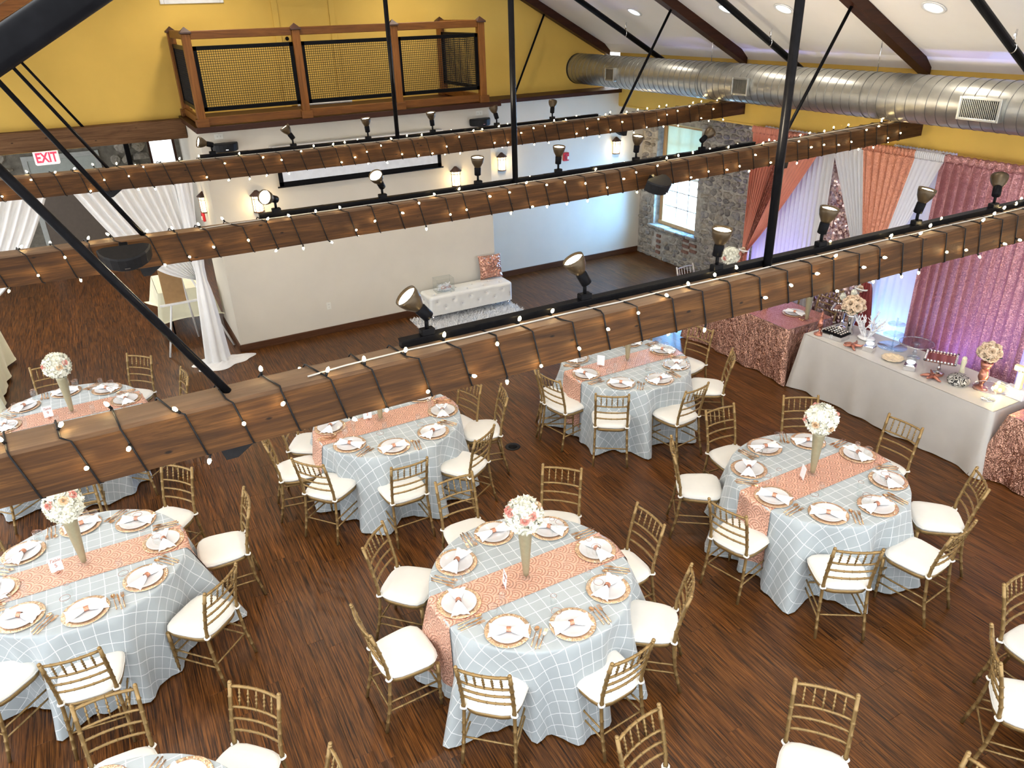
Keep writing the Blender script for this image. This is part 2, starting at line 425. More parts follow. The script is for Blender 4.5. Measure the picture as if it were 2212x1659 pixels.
# sloped ceiling
def slope(sgn, name):
    a = (9.02, 3.90) if sgn > 0 else (-2.12, 3.90); b = (3.45, 6.852)
    y0 = -2 if sgn > 0 else 2.2      # the loft the camera stands on interrupts the left slope
    vs = [(a[0], y0, a[1]), (a[0], 12.95, a[1]), (b[0], 12.95, b[1]), (b[0], y0, b[1])]
    vs += [(x, y, z + .12) for x, y, z in vs]
    fs = [(0, 1, 2, 3), (7, 6, 5, 4), (0, 4, 5, 1), (1, 5, 6, 2), (2, 6, 7, 3), (3, 7, 4, 0)]
    return struct(MB().add(vs, fs).build(name, X_['ceiling']))
slope(1, 'ceiling'); slope(-1, 'ceiling')
struct(MB().add([(8.86, -1, 3.985), (8.86, 12.9, 3.985), (9.02, 12.9, 3.83), (9.02, -1, 3.83), (9.02, 12.9, 3.99), (9.02, -1, 3.99)],
                [(0, 1, 2, 3), (1, 4, 2), (0, 3, 5), (0, 5, 4, 1), (3, 2, 4, 5)]).build('trim_2', X_['ceiling']))
struct(MB().box((9.005, -1, 2.905), (9.02, 12.4, 2.935), .004).build('trim_3', X_['yellow']))

# ---- rubble stone wall on the right with a deep window
def stone_mat(name, stops, bm=.5, mort=(.37, .335, .285)):
    m, nt, b = newmat(name)
    v, r = pos(nt, (1, 1, 1), True)
    wn = nd(nt, 'ShaderNodeTexWhiteNoise', {'W': mth(nt, 'MULTIPLY', r, 713.1)}, noise_dimensions='1D')
    c = ramp(nt, wn.outputs['Value'], stops)
    n = noise(nt, v, 16., 6, .7, .6)
    c2 = mixc(nt, .85, c, ramp(nt, n, [(.3, (.35, .34, .33)), (.55, (1, 1, 1)), (.8, (1.35, 1.32, 1.25))]), 'MULTIPLY')
    mo = noise(nt, pos(nt, (1, 1, 1)), 5.5, 5, .65, 1.)
    c2 = mixc(nt, ramp(nt, mo, [(.50, (0, 0, 0)), (.60, (.8, .8, .8))]), c2, mort)
    nt.links.new(c2, b.inputs['Base Color']); b.inputs['Roughness'].default_value = .9
    bump(nt, b, n, bm, .02); return m
STONE = stone_mat('rubble_stone', [(0, (.22, .20, .18)), (.35, (.31, .275, .225)), (.6, (.25, .24, .25)), (.8, (.37, .32, .25)), (1, (.15, .14, .14))])
FIELD = stone_mat('field_stone', [(0, (.30, .28, .22)), (.4, (.42, .38, .29)), (.7, (.28, .27, .25)), (1, (.46, .43, .36))])
MORTAR = paint('mortar', (.36, .325, .275), .95, var=.35, scale=9., bmp=.6)
MORTARD = paint('dark_mortar', (.16, .15, .125), .95, var=.3, scale=9., bmp=.6)
BRICK = paint('old_brick', (.20, .105, .075), .85, var=.3, scale=30., bmp=.4)
stone_meshes = []
def stone_variant(k, round_):
    rnd = random.Random(100 + k); n = 9 if round_ else 7; m = MB(); vs = []
    rad = []
    for i in range(n):
        a = 2 * PI * i / n; p = 3.2 if not round_ else 2.2
        c, s_ = abs(math.cos(a)), abs(math.sin(a))
        rad.append((1 / ((c ** p + s_ ** p) ** (1 / p))) * rnd.uniform(.74, 1.10) * .5)
    for (f, d) in ((1.0, -.4), (.97, .25), (.78, .8), (.38, 1.0)):
        for i in range(n):
            a = 2 * PI * i / n; j = rnd.uniform(.93, 1.07)
            vs.append((-d * rnd.uniform(.8, 1.15), rad[i] * f * j * math.cos(a), rad[i] * f * j * math.sin(a)))
    vs.append((-1.0, 0, 0)); fs = []
    for l in range(3):
        for i in range(n): fs.append((l * n + i, l * n + (i + 1) % n, (l + 1) * n + (i + 1) % n, (l + 1) * n + i))
    for i in range(n): fs.append((3 * n + i, 3 * n + (i + 1) % n, 4 * n))
    return m.add(vs, fs)
SV = [stone_variant(k, False).mesh('stone', STONE) for k in range(12)]
FV = [stone_variant(50 + k, True).mesh('stone', FIELD) for k in range(8)]
wr = MB()
WY0, WY1, WZ0, WZ1 = 10.74, 11.96, .66, 2.62
wr.box((9.62, -1, 0), (10.1, WY0, 3.0)).box((9.62, WY1, 0), (10.1, 12.43, 3.0)).box((9.62, WY0, 0), (10.1, WY1, WZ0)).box((9.62, WY0, WZ1), (10.1, WY1, 3.0))
wall_r = struct(wr.build('wall_right', MORTAR))
def lay(parent, meshes, u0, u1, z0, z1, excl, put, hr=(.06, .15), wr_=(.10, .32), rs=3, depth=.028):
    rnd = random.Random(rs); z = z0; cnt = 0
    while z < z1:
        h = rnd.uniform(*hr); u = u0 - rnd.random() * .1
        while u < u1:
            w_ = rnd.uniform(*wr_) * (1.0 if h > .1 else .8)
            cu, cz = u + w_ / 2, z + h / 2
            if not any(a - .3 * w_ < cu < b + .3 * w_ and c - .2 * h < cz < d + .2 * h for a, b, c, d in excl) and u0 < cu < u1:
                o = link('stone', rnd.choice(meshes), parent); cnt += 1
                put(o, cu, cz + rnd.uniform(-.015, .015), w_ * .98, h * .98, depth * rnd.uniform(.6, 1.5), rnd.uniform(-.16, .16) + rnd.choice((0, PI)))
            u += w_
        z += h
    return cnt
def put_r(o, u, z, w_, h, d, a): o.location = (9.62, u, z); o.scale = (d, w_, h); o.rotation_euler = (a, 0, 0)
ex = [(WY0, WY1, WZ0 - .03, WZ1 + .03), (11.6, 11.85, .1, .55), (10.7, 11.0, .3, .6)]
lay(wall_r, SV, 8.7, 12.40, 0.0, 2.95, ex, put_r)
bm_ = MB().cbox((0, 0, 0), (.05, .19, .055), .004).mesh('brick', BRICK)
for k, (y, z) in enumerate([(10.95, .34), (10.72, .40), (10.93, .45), (10.74, .51), (10.96, .56), (11.75, .14), (11.75, .25), (11.75, .36), (11.75, .47)]):
    o = link('brick', bm_, wall_r, (9.615, y, z))
    if k > 4: o.scale = (1, .6, 1)
# window in the stone wall
WW = wood('pine_window_wood', (.34, .19, .08), (.48, .29, .13), (.58, .38, .19), 'z', 1., .5, bmp=.05, knots=False)
wf = struct(MB().box((9.74, WY0 + .02, WZ0 + .03), (9.88, WY0 + .10, WZ1), .004).box((9.74, WY1 - .12, WZ0 + .03), (9.88, WY1 - .02, WZ1), .004)
            .box((9.741, WY0 + .101, WZ1 - .07), (9.88, WY1 - .121, WZ1), .004).box((9.72, WY0 + .021, WZ0 + .02), (9.90, WY1 - .021, WZ0 + .09), .004).build('window_1', WW))
iy0, iy1, iz0, iz1 = WY0 + .10, WY1 - .12, WZ0 + .09, WZ1 - .07
bars = MB()
for k in (1, 2): y = iy0 + (iy1 - iy0) * k / 3; bars.box((9.80, y - .011, iz0), (9.83, y + .011, iz1))
zr = [iz0 + (iz1 - iz0) * k / 6 for k in range(7)]
for k in range(1, 6): bars.box((9.80, iy0, zr[k] - (.011 if k != 3 else .025)), (9.83, iy1, zr[k] + (.011 if k != 3 else .025)))
bars.build('glazing_bar', X_['white_metal'], wf)
PANE = clear('window_pane_glass', (.98, 1, 1), .04)
pmesh = MB().box((9.810, -(iy1 - iy0) / 6 + .011, -(iz1 - iz0) / 12 + .012), (9.816, (iy1 - iy0) / 6 - .011, (iz1 - iz0) / 12 - .012)).mesh('pane', PANE)
for a in range(3):
    for b_ in range(6): link('pane', pmesh, wf, (0, iy0 + (iy1 - iy0) * (a + .5) / 3, iz0 + (iz1 - iz0) * (b_ + .5) / 6))
blind = MB().grid(lambda u, v: (9.765 + .002 * math.sin(u * 40), iy0 - .04 + (iy1 - iy0 + .08) * u, WZ1 - .02 - v * .72), 20, 4)
blind.cyl((9.76, iy0 - .05, WZ1 - .03), (9.76, iy1 + .05, WZ1 - .03), .025)
tag(blind.build('roller_blind', cloth('blind_fabric', (.60, .57, .34), .8, .04)), 'cream roller blind half lowered over the stone wall window', 'blind')
sm = MB()
for k in range(5):
    y = WY0 - .12 + k * .29; sm.box((9.54 - .01 * (k % 2), y, WZ0 - .05), (9.74, y + .285, WZ0 + .02 - .006 * (k % 3)), .012)
sl = struct(MB().box((9.56, WY0 - .1, WZ0 - .05), (9.72, WY1 + .1, WZ0 - .005)).build('trim_4', MORTAR))
for k in range(5):
    y = WY0 - .12 + k * .29
    MB().box((9.53 - .012 * (k % 2), y, WZ0 - .045), (9.73, y + .28, WZ0 + .022 - .006 * (k % 3)), .014).build('slab', STONE, sl)

# ---- entry room behind the header beam
FY = 19.0
ent = MB().box((-5.5, FY, 0), (1.2, FY + .3, 3.2)).box((1.76, FY, 0), (2.3, FY + .3, 3.2)).box((1.2, FY, 0), (1.76, FY + .3, .98)).box((1.2, FY, 2.38), (1.76, FY + .3, 3.2))
we = struct(ent.build('wall_entry', MORTARD))
def put_e(o, u, z, w_, h, d, a): o.location = (u, FY, z); o.scale = (d * 1.3, w_, h); o.rotation_euler = (0, a * .5, PI / 2)
lay(we, FV, -2.6, 1.16, .5, 2.3, [(-1.35, .35, 0, 2.25)], put_e, (.16, .28), (.2, .38), 9, .06)
struct(MB().box((1.86, 12.9, 0), (2.0, FY, 3.2)).build('wall_entry_right', X_['white_wall']))
dr = struct(MB().box((-1.22, FY - .06, 0), (-1.12, FY, 2.16), .004).box((.12, FY - .06, 0), (.22, FY, 2.16), .004).box((-1.22, FY - .059, 2.061), (.22, FY, 2.159), .004).build('door_1', paint('grey_door_frame', (.40, .43, .42), .5)))
MB().box((-1.12, FY - .04, 1.42), (.12, FY - .01, 2.06), .003).build('glazed_panel', paint('grey_door_panel', (.36, .41, .39), .35), dr)
MB().box((-1.12, FY - .05, 0), (.12, FY - .015, 1.42), .003).build('door_leaf', paint('brown_grey_door', (.115, .092, .075), .5), dr)
w2 = struct(MB().box((1.2, FY, .98), (1.25, FY + .1, 2.38)).box((1.71, FY, .98), (1.76, FY + .1, 2.38)).box((1.2, FY, 2.33), (1.76, FY + .1, 2.38)).box((1.17, FY - .1, .93), (1.79, FY + .1, .98)).build('window_2', X_['rafter']))
MB().box((1.25, FY + .05, .98), (1.71, FY + .056, 2.33)).build('pane', PANE, w2)
gr = thing('green_garland', 'green leafy garland by the bright entry window', 'plant', (1.04, FY - .28, 1.58))
lm = MB()
for k in range(120):
    p = Vector((random.gauss(0, .16), random.gauss(0, .05), random.gauss(0, .09))); d = Vector((random.uniform(-1, 1), random.uniform(-1, .2), random.uniform(-.5, .8))).normalized() * .09
    q = d.cross(Vector((0, 0, 1))).normalized() * .018
    lm.add([p, p + d * .5 + q, p + d, p + d * .5 - q], [(0, 1, 2, 3)])
tag(lm.build('leaves', paint('green_leaf', (.06, .17, .05), .5, var=.3), gr), kind='stuff')
MB().tube([(-.3, 0, -.02), (0, .02, 0), (.3, 0, -.05)], .008, 6).build('stem', X_['leaf'], gr)
pc = tag(MB().box((.72, FY - .35, 0), (.82, FY - .25, 3.0), .01).build('entry_post', X_['black']), 'black post between the fieldstone and the entry window', 'post')
# exit sign
exs = thing('exit_sign', 'white hanging EXIT sign with red letters in the entry', 'sign', (-.555, 14.0, 2.77))
MB().cbox((0, 0, 0), (.34, .05, .22), .02).build('panel', emit('exit_panel', (1, .9, .9), .35, (.8, .78, .76)), exs)
tm = text_mesh('EXIT', .20, ext=.002, bold=.006); tm.materials.append(emit('exit_letters', (1, .03, .06), 1.2, (.8, .02, .04)))
o = link('lettering', tm, exs, (0, -.028, -.005), (PI / 2, 0, 0)); o.scale = (.72, 1, 1)
for q in (-.1, .1): MB().cyl((q, 0, .11), (q, 0, .43), .008).build('stem', X_['white_metal'], exs)
struct(MB().box((-5.5, 13.1, 3.2), (2.3, FY + .3, 3.3)).build('ceiling', X_['ceiling']))

# ---- timber header under the left gable
def timber(x0, x1, yf, zt, h, d, sag, seg=40, rough=.004, seed=1):
    rnd = random.Random(seed); m = MB(); prof = [(0, 0), (0, h * .5), (.006, h - .012), (.02, h), (d * .5, h + .004), (d - .015, h - .002), (d, h - .015), (d, h * .4), (d - .01, 0), (d * .5, -.003)]
    n = len(prof); vs = []
    off = [rnd.uniform(-rough, rough) for _ in range(n)]
    for i in range(seg + 1):
        t = i / seg; x = x0 + (x1 - x0) * t
        for k, (a, b) in enumerate(prof):
            if i % 2 == 0: off[k] = .6 * off[k] + rnd.uniform(-rough, rough) * .6
            vs.append((x, yf + a + off[k] * .7, zt - h + b + off[(k + 3) % n] + sag(x)))
    fs = [(i * n + k, (i + 1) * n + k, (i + 1) * n + (k + 1) % n, i * n + (k + 1) % n) for i in range(seg) for k in range(n)]
    fs += [tuple(range(n)), tuple(reversed(range(seg * n, (seg + 1) * n)))]
    return m.add(vs, fs, 0, False)
hd = timber(-3.0, 1.37, 12.66, 3.30, .27, .22, lambda x: 0, 30, seed=3).build('header_beam', X_['header'])
tag(hd, 'weathered header beam under the yellow wall left of the balcony', 'beam')

# ---- balcony and railing
bal = struct(MB().box((1.33, 11.2, 3.25), (5.88, 12.9, 3.325), .006).build('trim_5', X_['rafter']))
br = thing('balcony_railing', 'oak balcony railing with black wire mesh panels under the gable', 'railing', (0, 0, 0))
postm = MB().box((-.052, -.052, 0), (.052, .052, 1.12), .006).mesh('post', X_['railz'])
capm = MB().box((-.07, -.07, 1.12), (.07, .07, 1.145), .004).add([(-.065, -.065, 1.145), (.065, -.065, 1.145), (.065, .065, 1.145), (-.065, .065, 1.145), (0, 0, 1.205)], [(0, 1, 4), (1, 2, 4), (2, 3, 4), (3, 0, 4)]).mesh('post_cap', X_['capwood'])
basem = MB().box((-.078, -.078, 0), (.078, .078, .10), .005).mesh('post_base', X_['rail'])
px_ = [1.44, 2.83, 4.22, 5.60]; yf_ = 11.28; yb_ = 12.76; z0_ = 3.325
for x, y in [(a, yf_) for a in px_] + [(1.44, yb_), (5.60, yb_)]:
    p = link('post', postm, br, (x, y, z0_)); link('post_cap', capm, p); link('post_base', basem, p)
def railbar(a, b, z0, z1, d=.06):
    m = MB()
    if a[1] == b[1]: m.box((a[0], a[1] - d / 2, z0), (b[0], a[1] + d / 2, z1), .006)
    else: m.box((a[0] - d / 2, a[1], z0), (a[0] + d / 2, b[1], z1), .006)
    return m
def mesh_panel(a, b, z0, z1):
    L = (Vector(b) - Vector(a)); ln = L.length; d = L / ln; P = lambda s, z: Vector((a[0] + d.x * s, a[1] + d.y * s, z))
    fr = MB(); q = Vector((-d.y, d.x, 0)) * .016
    for (s0, s1, za, zb) in ((0, ln, z1 - .05, z1), (0, ln, z0, z0 + .05), (0, .045, z0, z1), (ln - .045, ln, z0, z1)):
        vs = [P(s, z) + q * e for e in (-1, 1) for z in (za, zb) for s in (s0, s1)]
        fr.add(vs, [(0, 1, 3, 2), (6, 7, 5, 4), (0, 4, 5, 1), (2, 3, 7, 6), (0, 2, 6, 4), (1, 5, 7, 3)])
    f = fr.build('mesh_frame', X_['black'], br)
    wi = MB(); k = 0; s = .045
    while s < ln - .045: wi.tube([P(s, z0 + .05), P(s, z1 - .05)], .0032, 4, caps=False); s += .029
    z = z0 + .05
    while z < z1 - .05: wi.tube([P(.045, z), P(ln - .045, z)], .0032, 4, caps=False); z += .029
    tag(wi.build('wire_mesh', X_['blackp'], f), kind='stuff')
for a, b in zip(px_[:-1], px_[1:]):
    railbar((a + .052, yf_), (b - .052, yf_), 4.38, 4.48).build('top_rail', X_['rail'], br)
    railbar((a + .052, yf_), (b - .052, yf_), 3.335, 3.44).build('bottom_rail', X_['rail'], br)
    mesh_panel((a + .055, yf_, 0), (b - .055, yf_, 0), 3.51, 4.30)
for x in (1.44, 5.60):
    railbar((x, yf_ + .05), (x, yb_ - .05), 4.38, 4.48).build('top_rail', X_['rail'], br)
    railbar((x, yf_ + .05), (x, yb_ - .05), 3.335, 3.44).build('bottom_rail', X_['rail'], br)
    mesh_panel((x, yf_ + .06, 0), (x, yb_ - .06, 0), 3.51, 4.30)
# door on the gable behind the railing, vent, tube
d2 = struct(MB().box((2.93, 12.87, 3.325), (3.02, 12.9, 5.45), .003).box((3.80, 12.87, 3.325), (3.89, 12.9, 5.45), .003).box((3.022, 12.87, 5.36), (3.798, 12.9, 5.45), .003).build('door_2', X_['yellow']))
MB().box((3.02, 12.885, 3.335), (3.80, 12.9, 5.36), .003).build('door_leaf', X_['yellow'], d2)
MB().sphere((3.09, 12.84, 4.30), .03).cyl((3.09, 12.84, 4.3), (3.09, 12.89, 4.3), .012).build('knob', X_['black'], d2)
tag(MB().cyl((3.05, 12.6, 3.37), (3.9, 12.55, 3.37), .025).build('lamp_tube', X_['white_metal']), 'white tube lying on the balcony floor behind the railing', 'tube')
vt = thing('wall_vent', 'white louvred vent high on the yellow gable wall', 'vent', (1.83, 12.89, 5.0))
MB().box((-.378, -.02, .13), (.378, .01, .19), .004).box((-.378, -.02, -.19), (.378, .01, -.13), .004).box((-.43, -.02, -.19), (-.38, .01, .19), .004).box((.38, -.02, -.19), (.43, .01, .19), .004).build('frame', X_['white_metal'], vt)
lv = MB().cbox((0, 0, 0), (.76, .012, .014), .002, mtx=Matrix.Rotation(.6, 4, 'X')).mesh('louvre', X_['white_metal'])
for k in range(8): link('louvre', lv, vt, (0, -.005, -.11 + k * .032))

# ---- rafters, sprinkler pipes, recessed cans
RZ = lambda x: 3.79 + .53 * (8.96 - x)
def rafter(sgn, y, name='rafter'):
    m = MB(); vs = []
    for x in (8.99, 3.45):
        z = RZ(x); X = x if sgn > 0 else 6.9 - x
        vs += [(X, y - .075, z), (X, y + .075, z), (X, y + .075, z + .17), (X, y - .075, z + .17)]
    m.add(vs, [(0, 1, 2, 3), (7, 6, 5, 4), (0, 4, 5, 1), (1, 5, 6, 2), (2, 6, 7, 3), (3, 7, 4, 0)])
    return m.build(name, X_['rafter'] if sgn > 0 else X_['rail'])
RN = ['against the yellow gable wall', 'second from the gable wall', 'third from the gable wall', 'fourth from the gable wall', 'nearest the camera']
TY = [12.78, 9.25, 6.25, 3.14, .05]
for k, y in enumerate(TY):
    tag(rafter(1, y), 'dark timber rafter on the right ceiling slope, ' + RN[k], 'rafter', 'roof rafters')
    if k < 4: tag(rafter(-1, y), 'reddish timber rafter on the left ceiling slope, ' + RN[k], 'rafter', 'roof rafters')
def sprinkler(y, x0, z0, sl_, r, label, sgn=1, xe=8.95, xt=3.6):
    t = thing('sprinkler_pipe', label, 'pipe', (0, y, 0), 0, 'black sprinkler pipes')
    P = lambda x: Vector((x, 0, z0 + (x0 - x) * sl_)) if sgn > 0 else Vector((x, 0, z0 + (x - x0) * sl_))
    MB().cyl(P(xe), P(xt), r, n=14).build('pipe', X_['black'], t)
    for x in ([xe - .95, xe - 2.6] if sgn > 0 else []):
        c = P(x); hp = MB().tube([c + Vector((math.cos(a) * .012, math.cos(a) * (r + .004), math.sin(a) * (r + .004))) for a in [2 * PI * k / 14 for k in range(14)]], .006, 6, closed=True)
        hp.tube([c + Vector((0, 0, r)), c + Vector((0, 0, r + .05)), c + Vector((.01, 0, r + .12))], [.006, .012, .008], 6)
        hp.cbox(c + Vector((0, 0, r + .07)), (.03, .02, .03), .003)
        hp.build('hanger_clip', X_['chrome'], t)
sprinkler(10.9, 7.15, 4.68, .555, .042, 'black sprinkler pipe on the ceiling slope nearest the gable wall')
sprinkler(7.8, 7.14, 4.63, .57, .042, 'black sprinkler pipe crossing the ceiling left of the tall middle rod')
sprinkler(4.7, 7.29, 4.58, .60, .042, 'black sprinkler pipe in the top right corner of the ceiling')
sprinkler(1.35, -.075, 4.604, .56, .026, 'thick black pipe close overhead in the top left corner', -1, -2.0, 3.2)
canm = MB(); canm.lathe([(.115, 0), (.125, -.006), (.118, -.012), (.100, -.006), (.085, .05), (.06, .085), (.001, .09)], 24)
can_in = emit('can_reflector', (.82, .95, 1.), 1.4, (.8, .85, .88))
th = math.atan(.53)
for i, (x, y) in enumerate(CANS_R):
    if y < 5: continue
    t = thing('recessed_light', 'round recessed ceiling light, ' + ['nearest the gable wall', 'second from the gable wall, behind the black pipe', 'third from the gable wall', 'at the far right of the ceiling'][i], 'ceiling light',
              (x, y, 3.9 + .53 * (9.02 - x) - .004), (0, th, 0), 'recessed ceiling lights')
    link('trim_ring', MB().lathe([(.098, -.002), (.098, -.010), (.122, -.010), (.126, -.002)], 28).mesh('trim_ring', X_['white_metal']), t)
    link('reflector', MB().lathe([(.098, -.004), (.07, .000), (.001, .003)], 24).mesh('reflector', can_in), t)

# ---- round duct with grilles
DUCT = paint('galvanised_steel', (.43, .43, .40), .36, .88, var=.12, scale=7., bmp=.03)
DC = Vector((8.40, 0, 3.575)); DR = .258
du = thing('air_duct', 'round galvanised spiral air duct along the right wall', 'duct', (0, 0, 0))
b = MB()
b.grid(lambda u, v: (DC.x + DR * math.cos(2 * PI * u), 12.9 - v * 13.4, DC.z + DR * math.sin(2 * PI * u)), 40, 30, closeu=True)
b.build('barrel', DUCT, du)
hx = []
N = int(13.4 / .125) * 40
for i in range(N + 1):
    a = -2 * PI * i / 40; hx.append((DC.x + (DR + .0015) * math.cos(a), 12.9 - 13.4 * i / N, DC.z + (DR + .001) * math.sin(a)))
MB().tube(hx, .004, 4, caps=False).build('spiral_seam', paint('dark_seam_steel', (.20, .20, .19), .4, .9), du)  # seam ridge in a darker steel than the barrel
for y, w_, nm in ((12.86, .035, 'end_collar'), (9.3, .03, 'strap'), (6.45, .03, 'strap'), (3.5, .03, 'strap')):
    MB().grid(lambda u, v: (DC.x + (DR + .006) * math.cos(2 * PI * u), y + w_ * (v - .5), DC.z + (DR + .006) * math.sin(2 * PI * u)), 32, 1, closeu=True).build(nm, DUCT if nm == 'strap' else X_['blackp'], du)
for y in (9.3, 6.45): MB().cyl((DC.x, y, DC.z + DR), (DC.x, y, 4.25), .006, n=6).build('hanger_rod', X_['chrome'], du)
for (y, hw, hh) in ((11.46, .135, .105), (8.37, .155, .115), (4.95, .225, .115)):
    gt = link('grille', None, du, (DC.x - DR, y, DC.z - .01)); gt.empty_display_size = .05
    fm = MB().box((-.05, -hw + .0255, hh - .025), (.06, hw - .0255, hh), .003).box((-.05, -hw + .0255, -hh), (.06, hw - .0255, -hh + .025), .003).box((-.05, -hw, -hh), (.06, -hw + .025, hh), .003).box((-.05, hw - .025, -hh), (.06, hw, hh), .003)
    fm.build('grille_frame', DUCT, gt)
    MB().box((-.01, -hw + .02, -hh + .02), (.0, hw - .02, hh - .02)).build('grille_back', X_['blackp'], gt)
    sm_ = MB(); ns = int(hw * 2 / .021)
    for k in range(ns): yy = -hw + .03 + (2 * hw - .06) * k / (ns - 1); sm_.box((-.042, yy - .0035, -hh + .02), (-.015, yy + .0035, hh - .02))
    tag(sm_.build('louvre_blades', DUCT, gt), kind='stuff')
# ================================================================== BEAMS AND WHAT HANGS ON THEM
BEAMS = [  # name phrase, front y, bottom z function
    ('nearest', 3.04, lambda x: 2.99),
    ('middle', 6.15, lambda x: 2.955 + .0030 * (x - 2.4) ** 2),
    ('farthest', 9.15, lambda x: 2.995 + .0022 * (x - 3.6) ** 2)]
BH, BD = .215, .20
cordm = X_['blackp']
bulbm = MB().cyl((0, 0, 0), (0, 0, .022), .0065, n=6, mat=0).lathe([(.0060, .020), (.0085, .028), (.007, .038), (.001, .045)], 7, 1).mesh('bulb', [X_['blackp'], X_['bulb']])
bulbn = bulbm.copy(); bulbn.materials[1] = X_['bulb_near']
for bi, (bn, yf, zb) in enumerate(BEAMS):
    zt = lambda x: zb(x) + BH
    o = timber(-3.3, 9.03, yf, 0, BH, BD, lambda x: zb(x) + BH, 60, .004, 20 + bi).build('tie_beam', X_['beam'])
    tag(o, f'rough brown tie beam wrapped in string lights, {bn} of the three', 'beam', 'tie beams')
    # string light: cord wound round the beam
    xs0, xs1 = (-2.4, 8.6) if bi == 0 else ((-1.6, 8.62) if bi == 1 else (-1.5, 8.55))
    st = thing('string_light', f'string of warm bulbs on black cord around the {bn} tie beam', 'string light', (0, 0, 0), 0, 'string lights')
    rnd = random.Random(40 + bi); path = []; x = xs0; e = .007
    while x < xs1:
        j = rnd.uniform(-.02, .02); p = rnd.uniform(.185, .23)
        path += [(x + j, yf - e, zt(x) - .004), (x + j + .05, yf - e, zb(x) + .002), (x + j + .06, yf + .01, zb(x) - e), (x + j + .09, yf + BD - .01, zb(x) - e), (x + j + .10, yf + BD + e, zb(x) + .01),
                 (x + j + .15, yf + BD + e, zt(x) - .01), (x + j + .155, yf + BD - .01, zt(x) + e), (x + j + p - .02 , yf + .02, zt(x) + e)]
        x += p
    MB().tube(path, .0042, 5).build('cord', cordm, st)
    # bulbs at even steps along the cord, pointing away from the timber
    pts = [Vector(p) for p in path]; need = .1; acc = 0
    for a, b in zip(pts[:-1], pts[1:]):
        L = (b - a).length
        while acc + L > need:
            q = a.lerp(b, (need - acc) / L); cz = zb(q.x) + BH / 2
            dy = (q.y - yf - BD / 2) / (BD / 2); dz = (q.z - cz) / (BH / 2)
            nrm = Vector((0, math.copysign(1, dy), .15)) if abs(dy) > abs(dz) else Vector((0, 0, math.copysign(1, dz)))
            nrm = (nrm + Vector((rnd.uniform(-.9, .9), rnd.uniform(-.5, .2), rnd.uniform(-.5, .5)))).normalized()
            if not (dz < -.9 and rnd.random() < .5):
                bo = link('bulb', bulbm if bi else bulbn, st, q, nrm.to_track_quat('Z', 'X').to_euler())
            need += rnd.uniform(.22, .33)
        acc += L
    # lighting track with a white cable beside it
    tr = MB()
    for k in range(20):
        xa = 1.09 + (5.3 / 20) * k; xb = xa + 5.3 / 20
        tr.box((xa, yf + .125, zt(xa) + .003), (xb, yf + .162, zt(xa) + .040), 0).box((xa, yf + .118, zt(xa) + .034), (xb, yf + .169, zt(xa) + .042), 0)
    tag(tr.build('lighting_track', X_['black']), f'black lighting track on top of the {bn} tie beam', 'track', 'lighting tracks')
    cab = [(.62, yf + .05, zt(.62) + .008)] + [(xx / 10, yf + .075 + .006 * math.sin(xx * 1.3), zt(xx / 10) + .010) for xx in range(8, 84, 3)]
    tag(MB().tube(cab, .0042, 6).build('cable', X_['cable']), f'white cable along the top of the {bn} tie beam', 'cable', 'white cables')
    if bi: tag(MB().box((8.66, yf + .05, zt(8.7)), (8.84, yf + .15, zt(8.7) + .07), .008).build('junction_box', X_['blackp']), f'black box on the wall end of the {bn} tie beam', 'box')

# truss rods
def rod(name, a, b, r, label, plate=True, under=None):
    t = thing(name, label, 'rod', a, 0, 'truss rods'); A = Vector(a); B = Vector(b) - A
    MB().cyl((0, 0, 0), B, r, n=14).build('shaft', X_['black'], t)
    if under is not None:
        z = under - A.z; s = 1 if B.x > 0 else -1
        m = MB().add([(-.09, -.06, z), (.09, -.06, z), (.09, .06, z), (-.09, .06, z), (-.02 + .05 * s, -.055, z - .075), (.03 + .05 * s, -.055, z - .075), (.03 + .05 * s, .055, z - .075), (-.02 + .05 * s, .055, z - .075)],
                     [(0, 1, 2, 3), (7, 6, 5, 4), (0, 4, 5, 1), (1, 5, 6, 2), (2, 6, 7, 3), (3, 7, 4, 0)])
        m.cyl((.03 * s, 0, z - .07), (.03 * s, 0, z - .03), .02, n=6); m.build('anchor_plate', X_['blackp'], t)
    return t
ORD = ['nearest', 'middle', 'farthest']
for bi, (bn, yf, zb) in enumerate(BEAMS):
    y = yf + .1; z = lambda x: zb(x) + BH
    rod('king_rod', (3.40, y, z(3.4)), (3.40, y, 6.75), .026, f'upright black rod at the middle of the {bn} tie beam')
    bx = (.29, .23, .16)[bi]; rod('brace_rod', (bx, y, z(bx)), (bx - .79, y, 4.60), .0175, f'slanting black rod at the left of the {bn} tie beam', under=zb(bx))
    rod('brace_rod', (6.75, y, z(6.75)), (7.56, y, RZ(7.56) + .03), .018, f'slanting black rod at the right of the {bn} tie beam', under=zb(6.75))
rod('brace_rod', (6.98, 12.80, 3.2), (7.62, 12.78, 4.52), .018, 'slanting black rod against the yellow gable right of the balcony')
rod('brace_rod', (.05, 12.72, 3.28), (-.75, 12.74, 4.62), .018, 'slanting black rod against the yellow gable above the header')

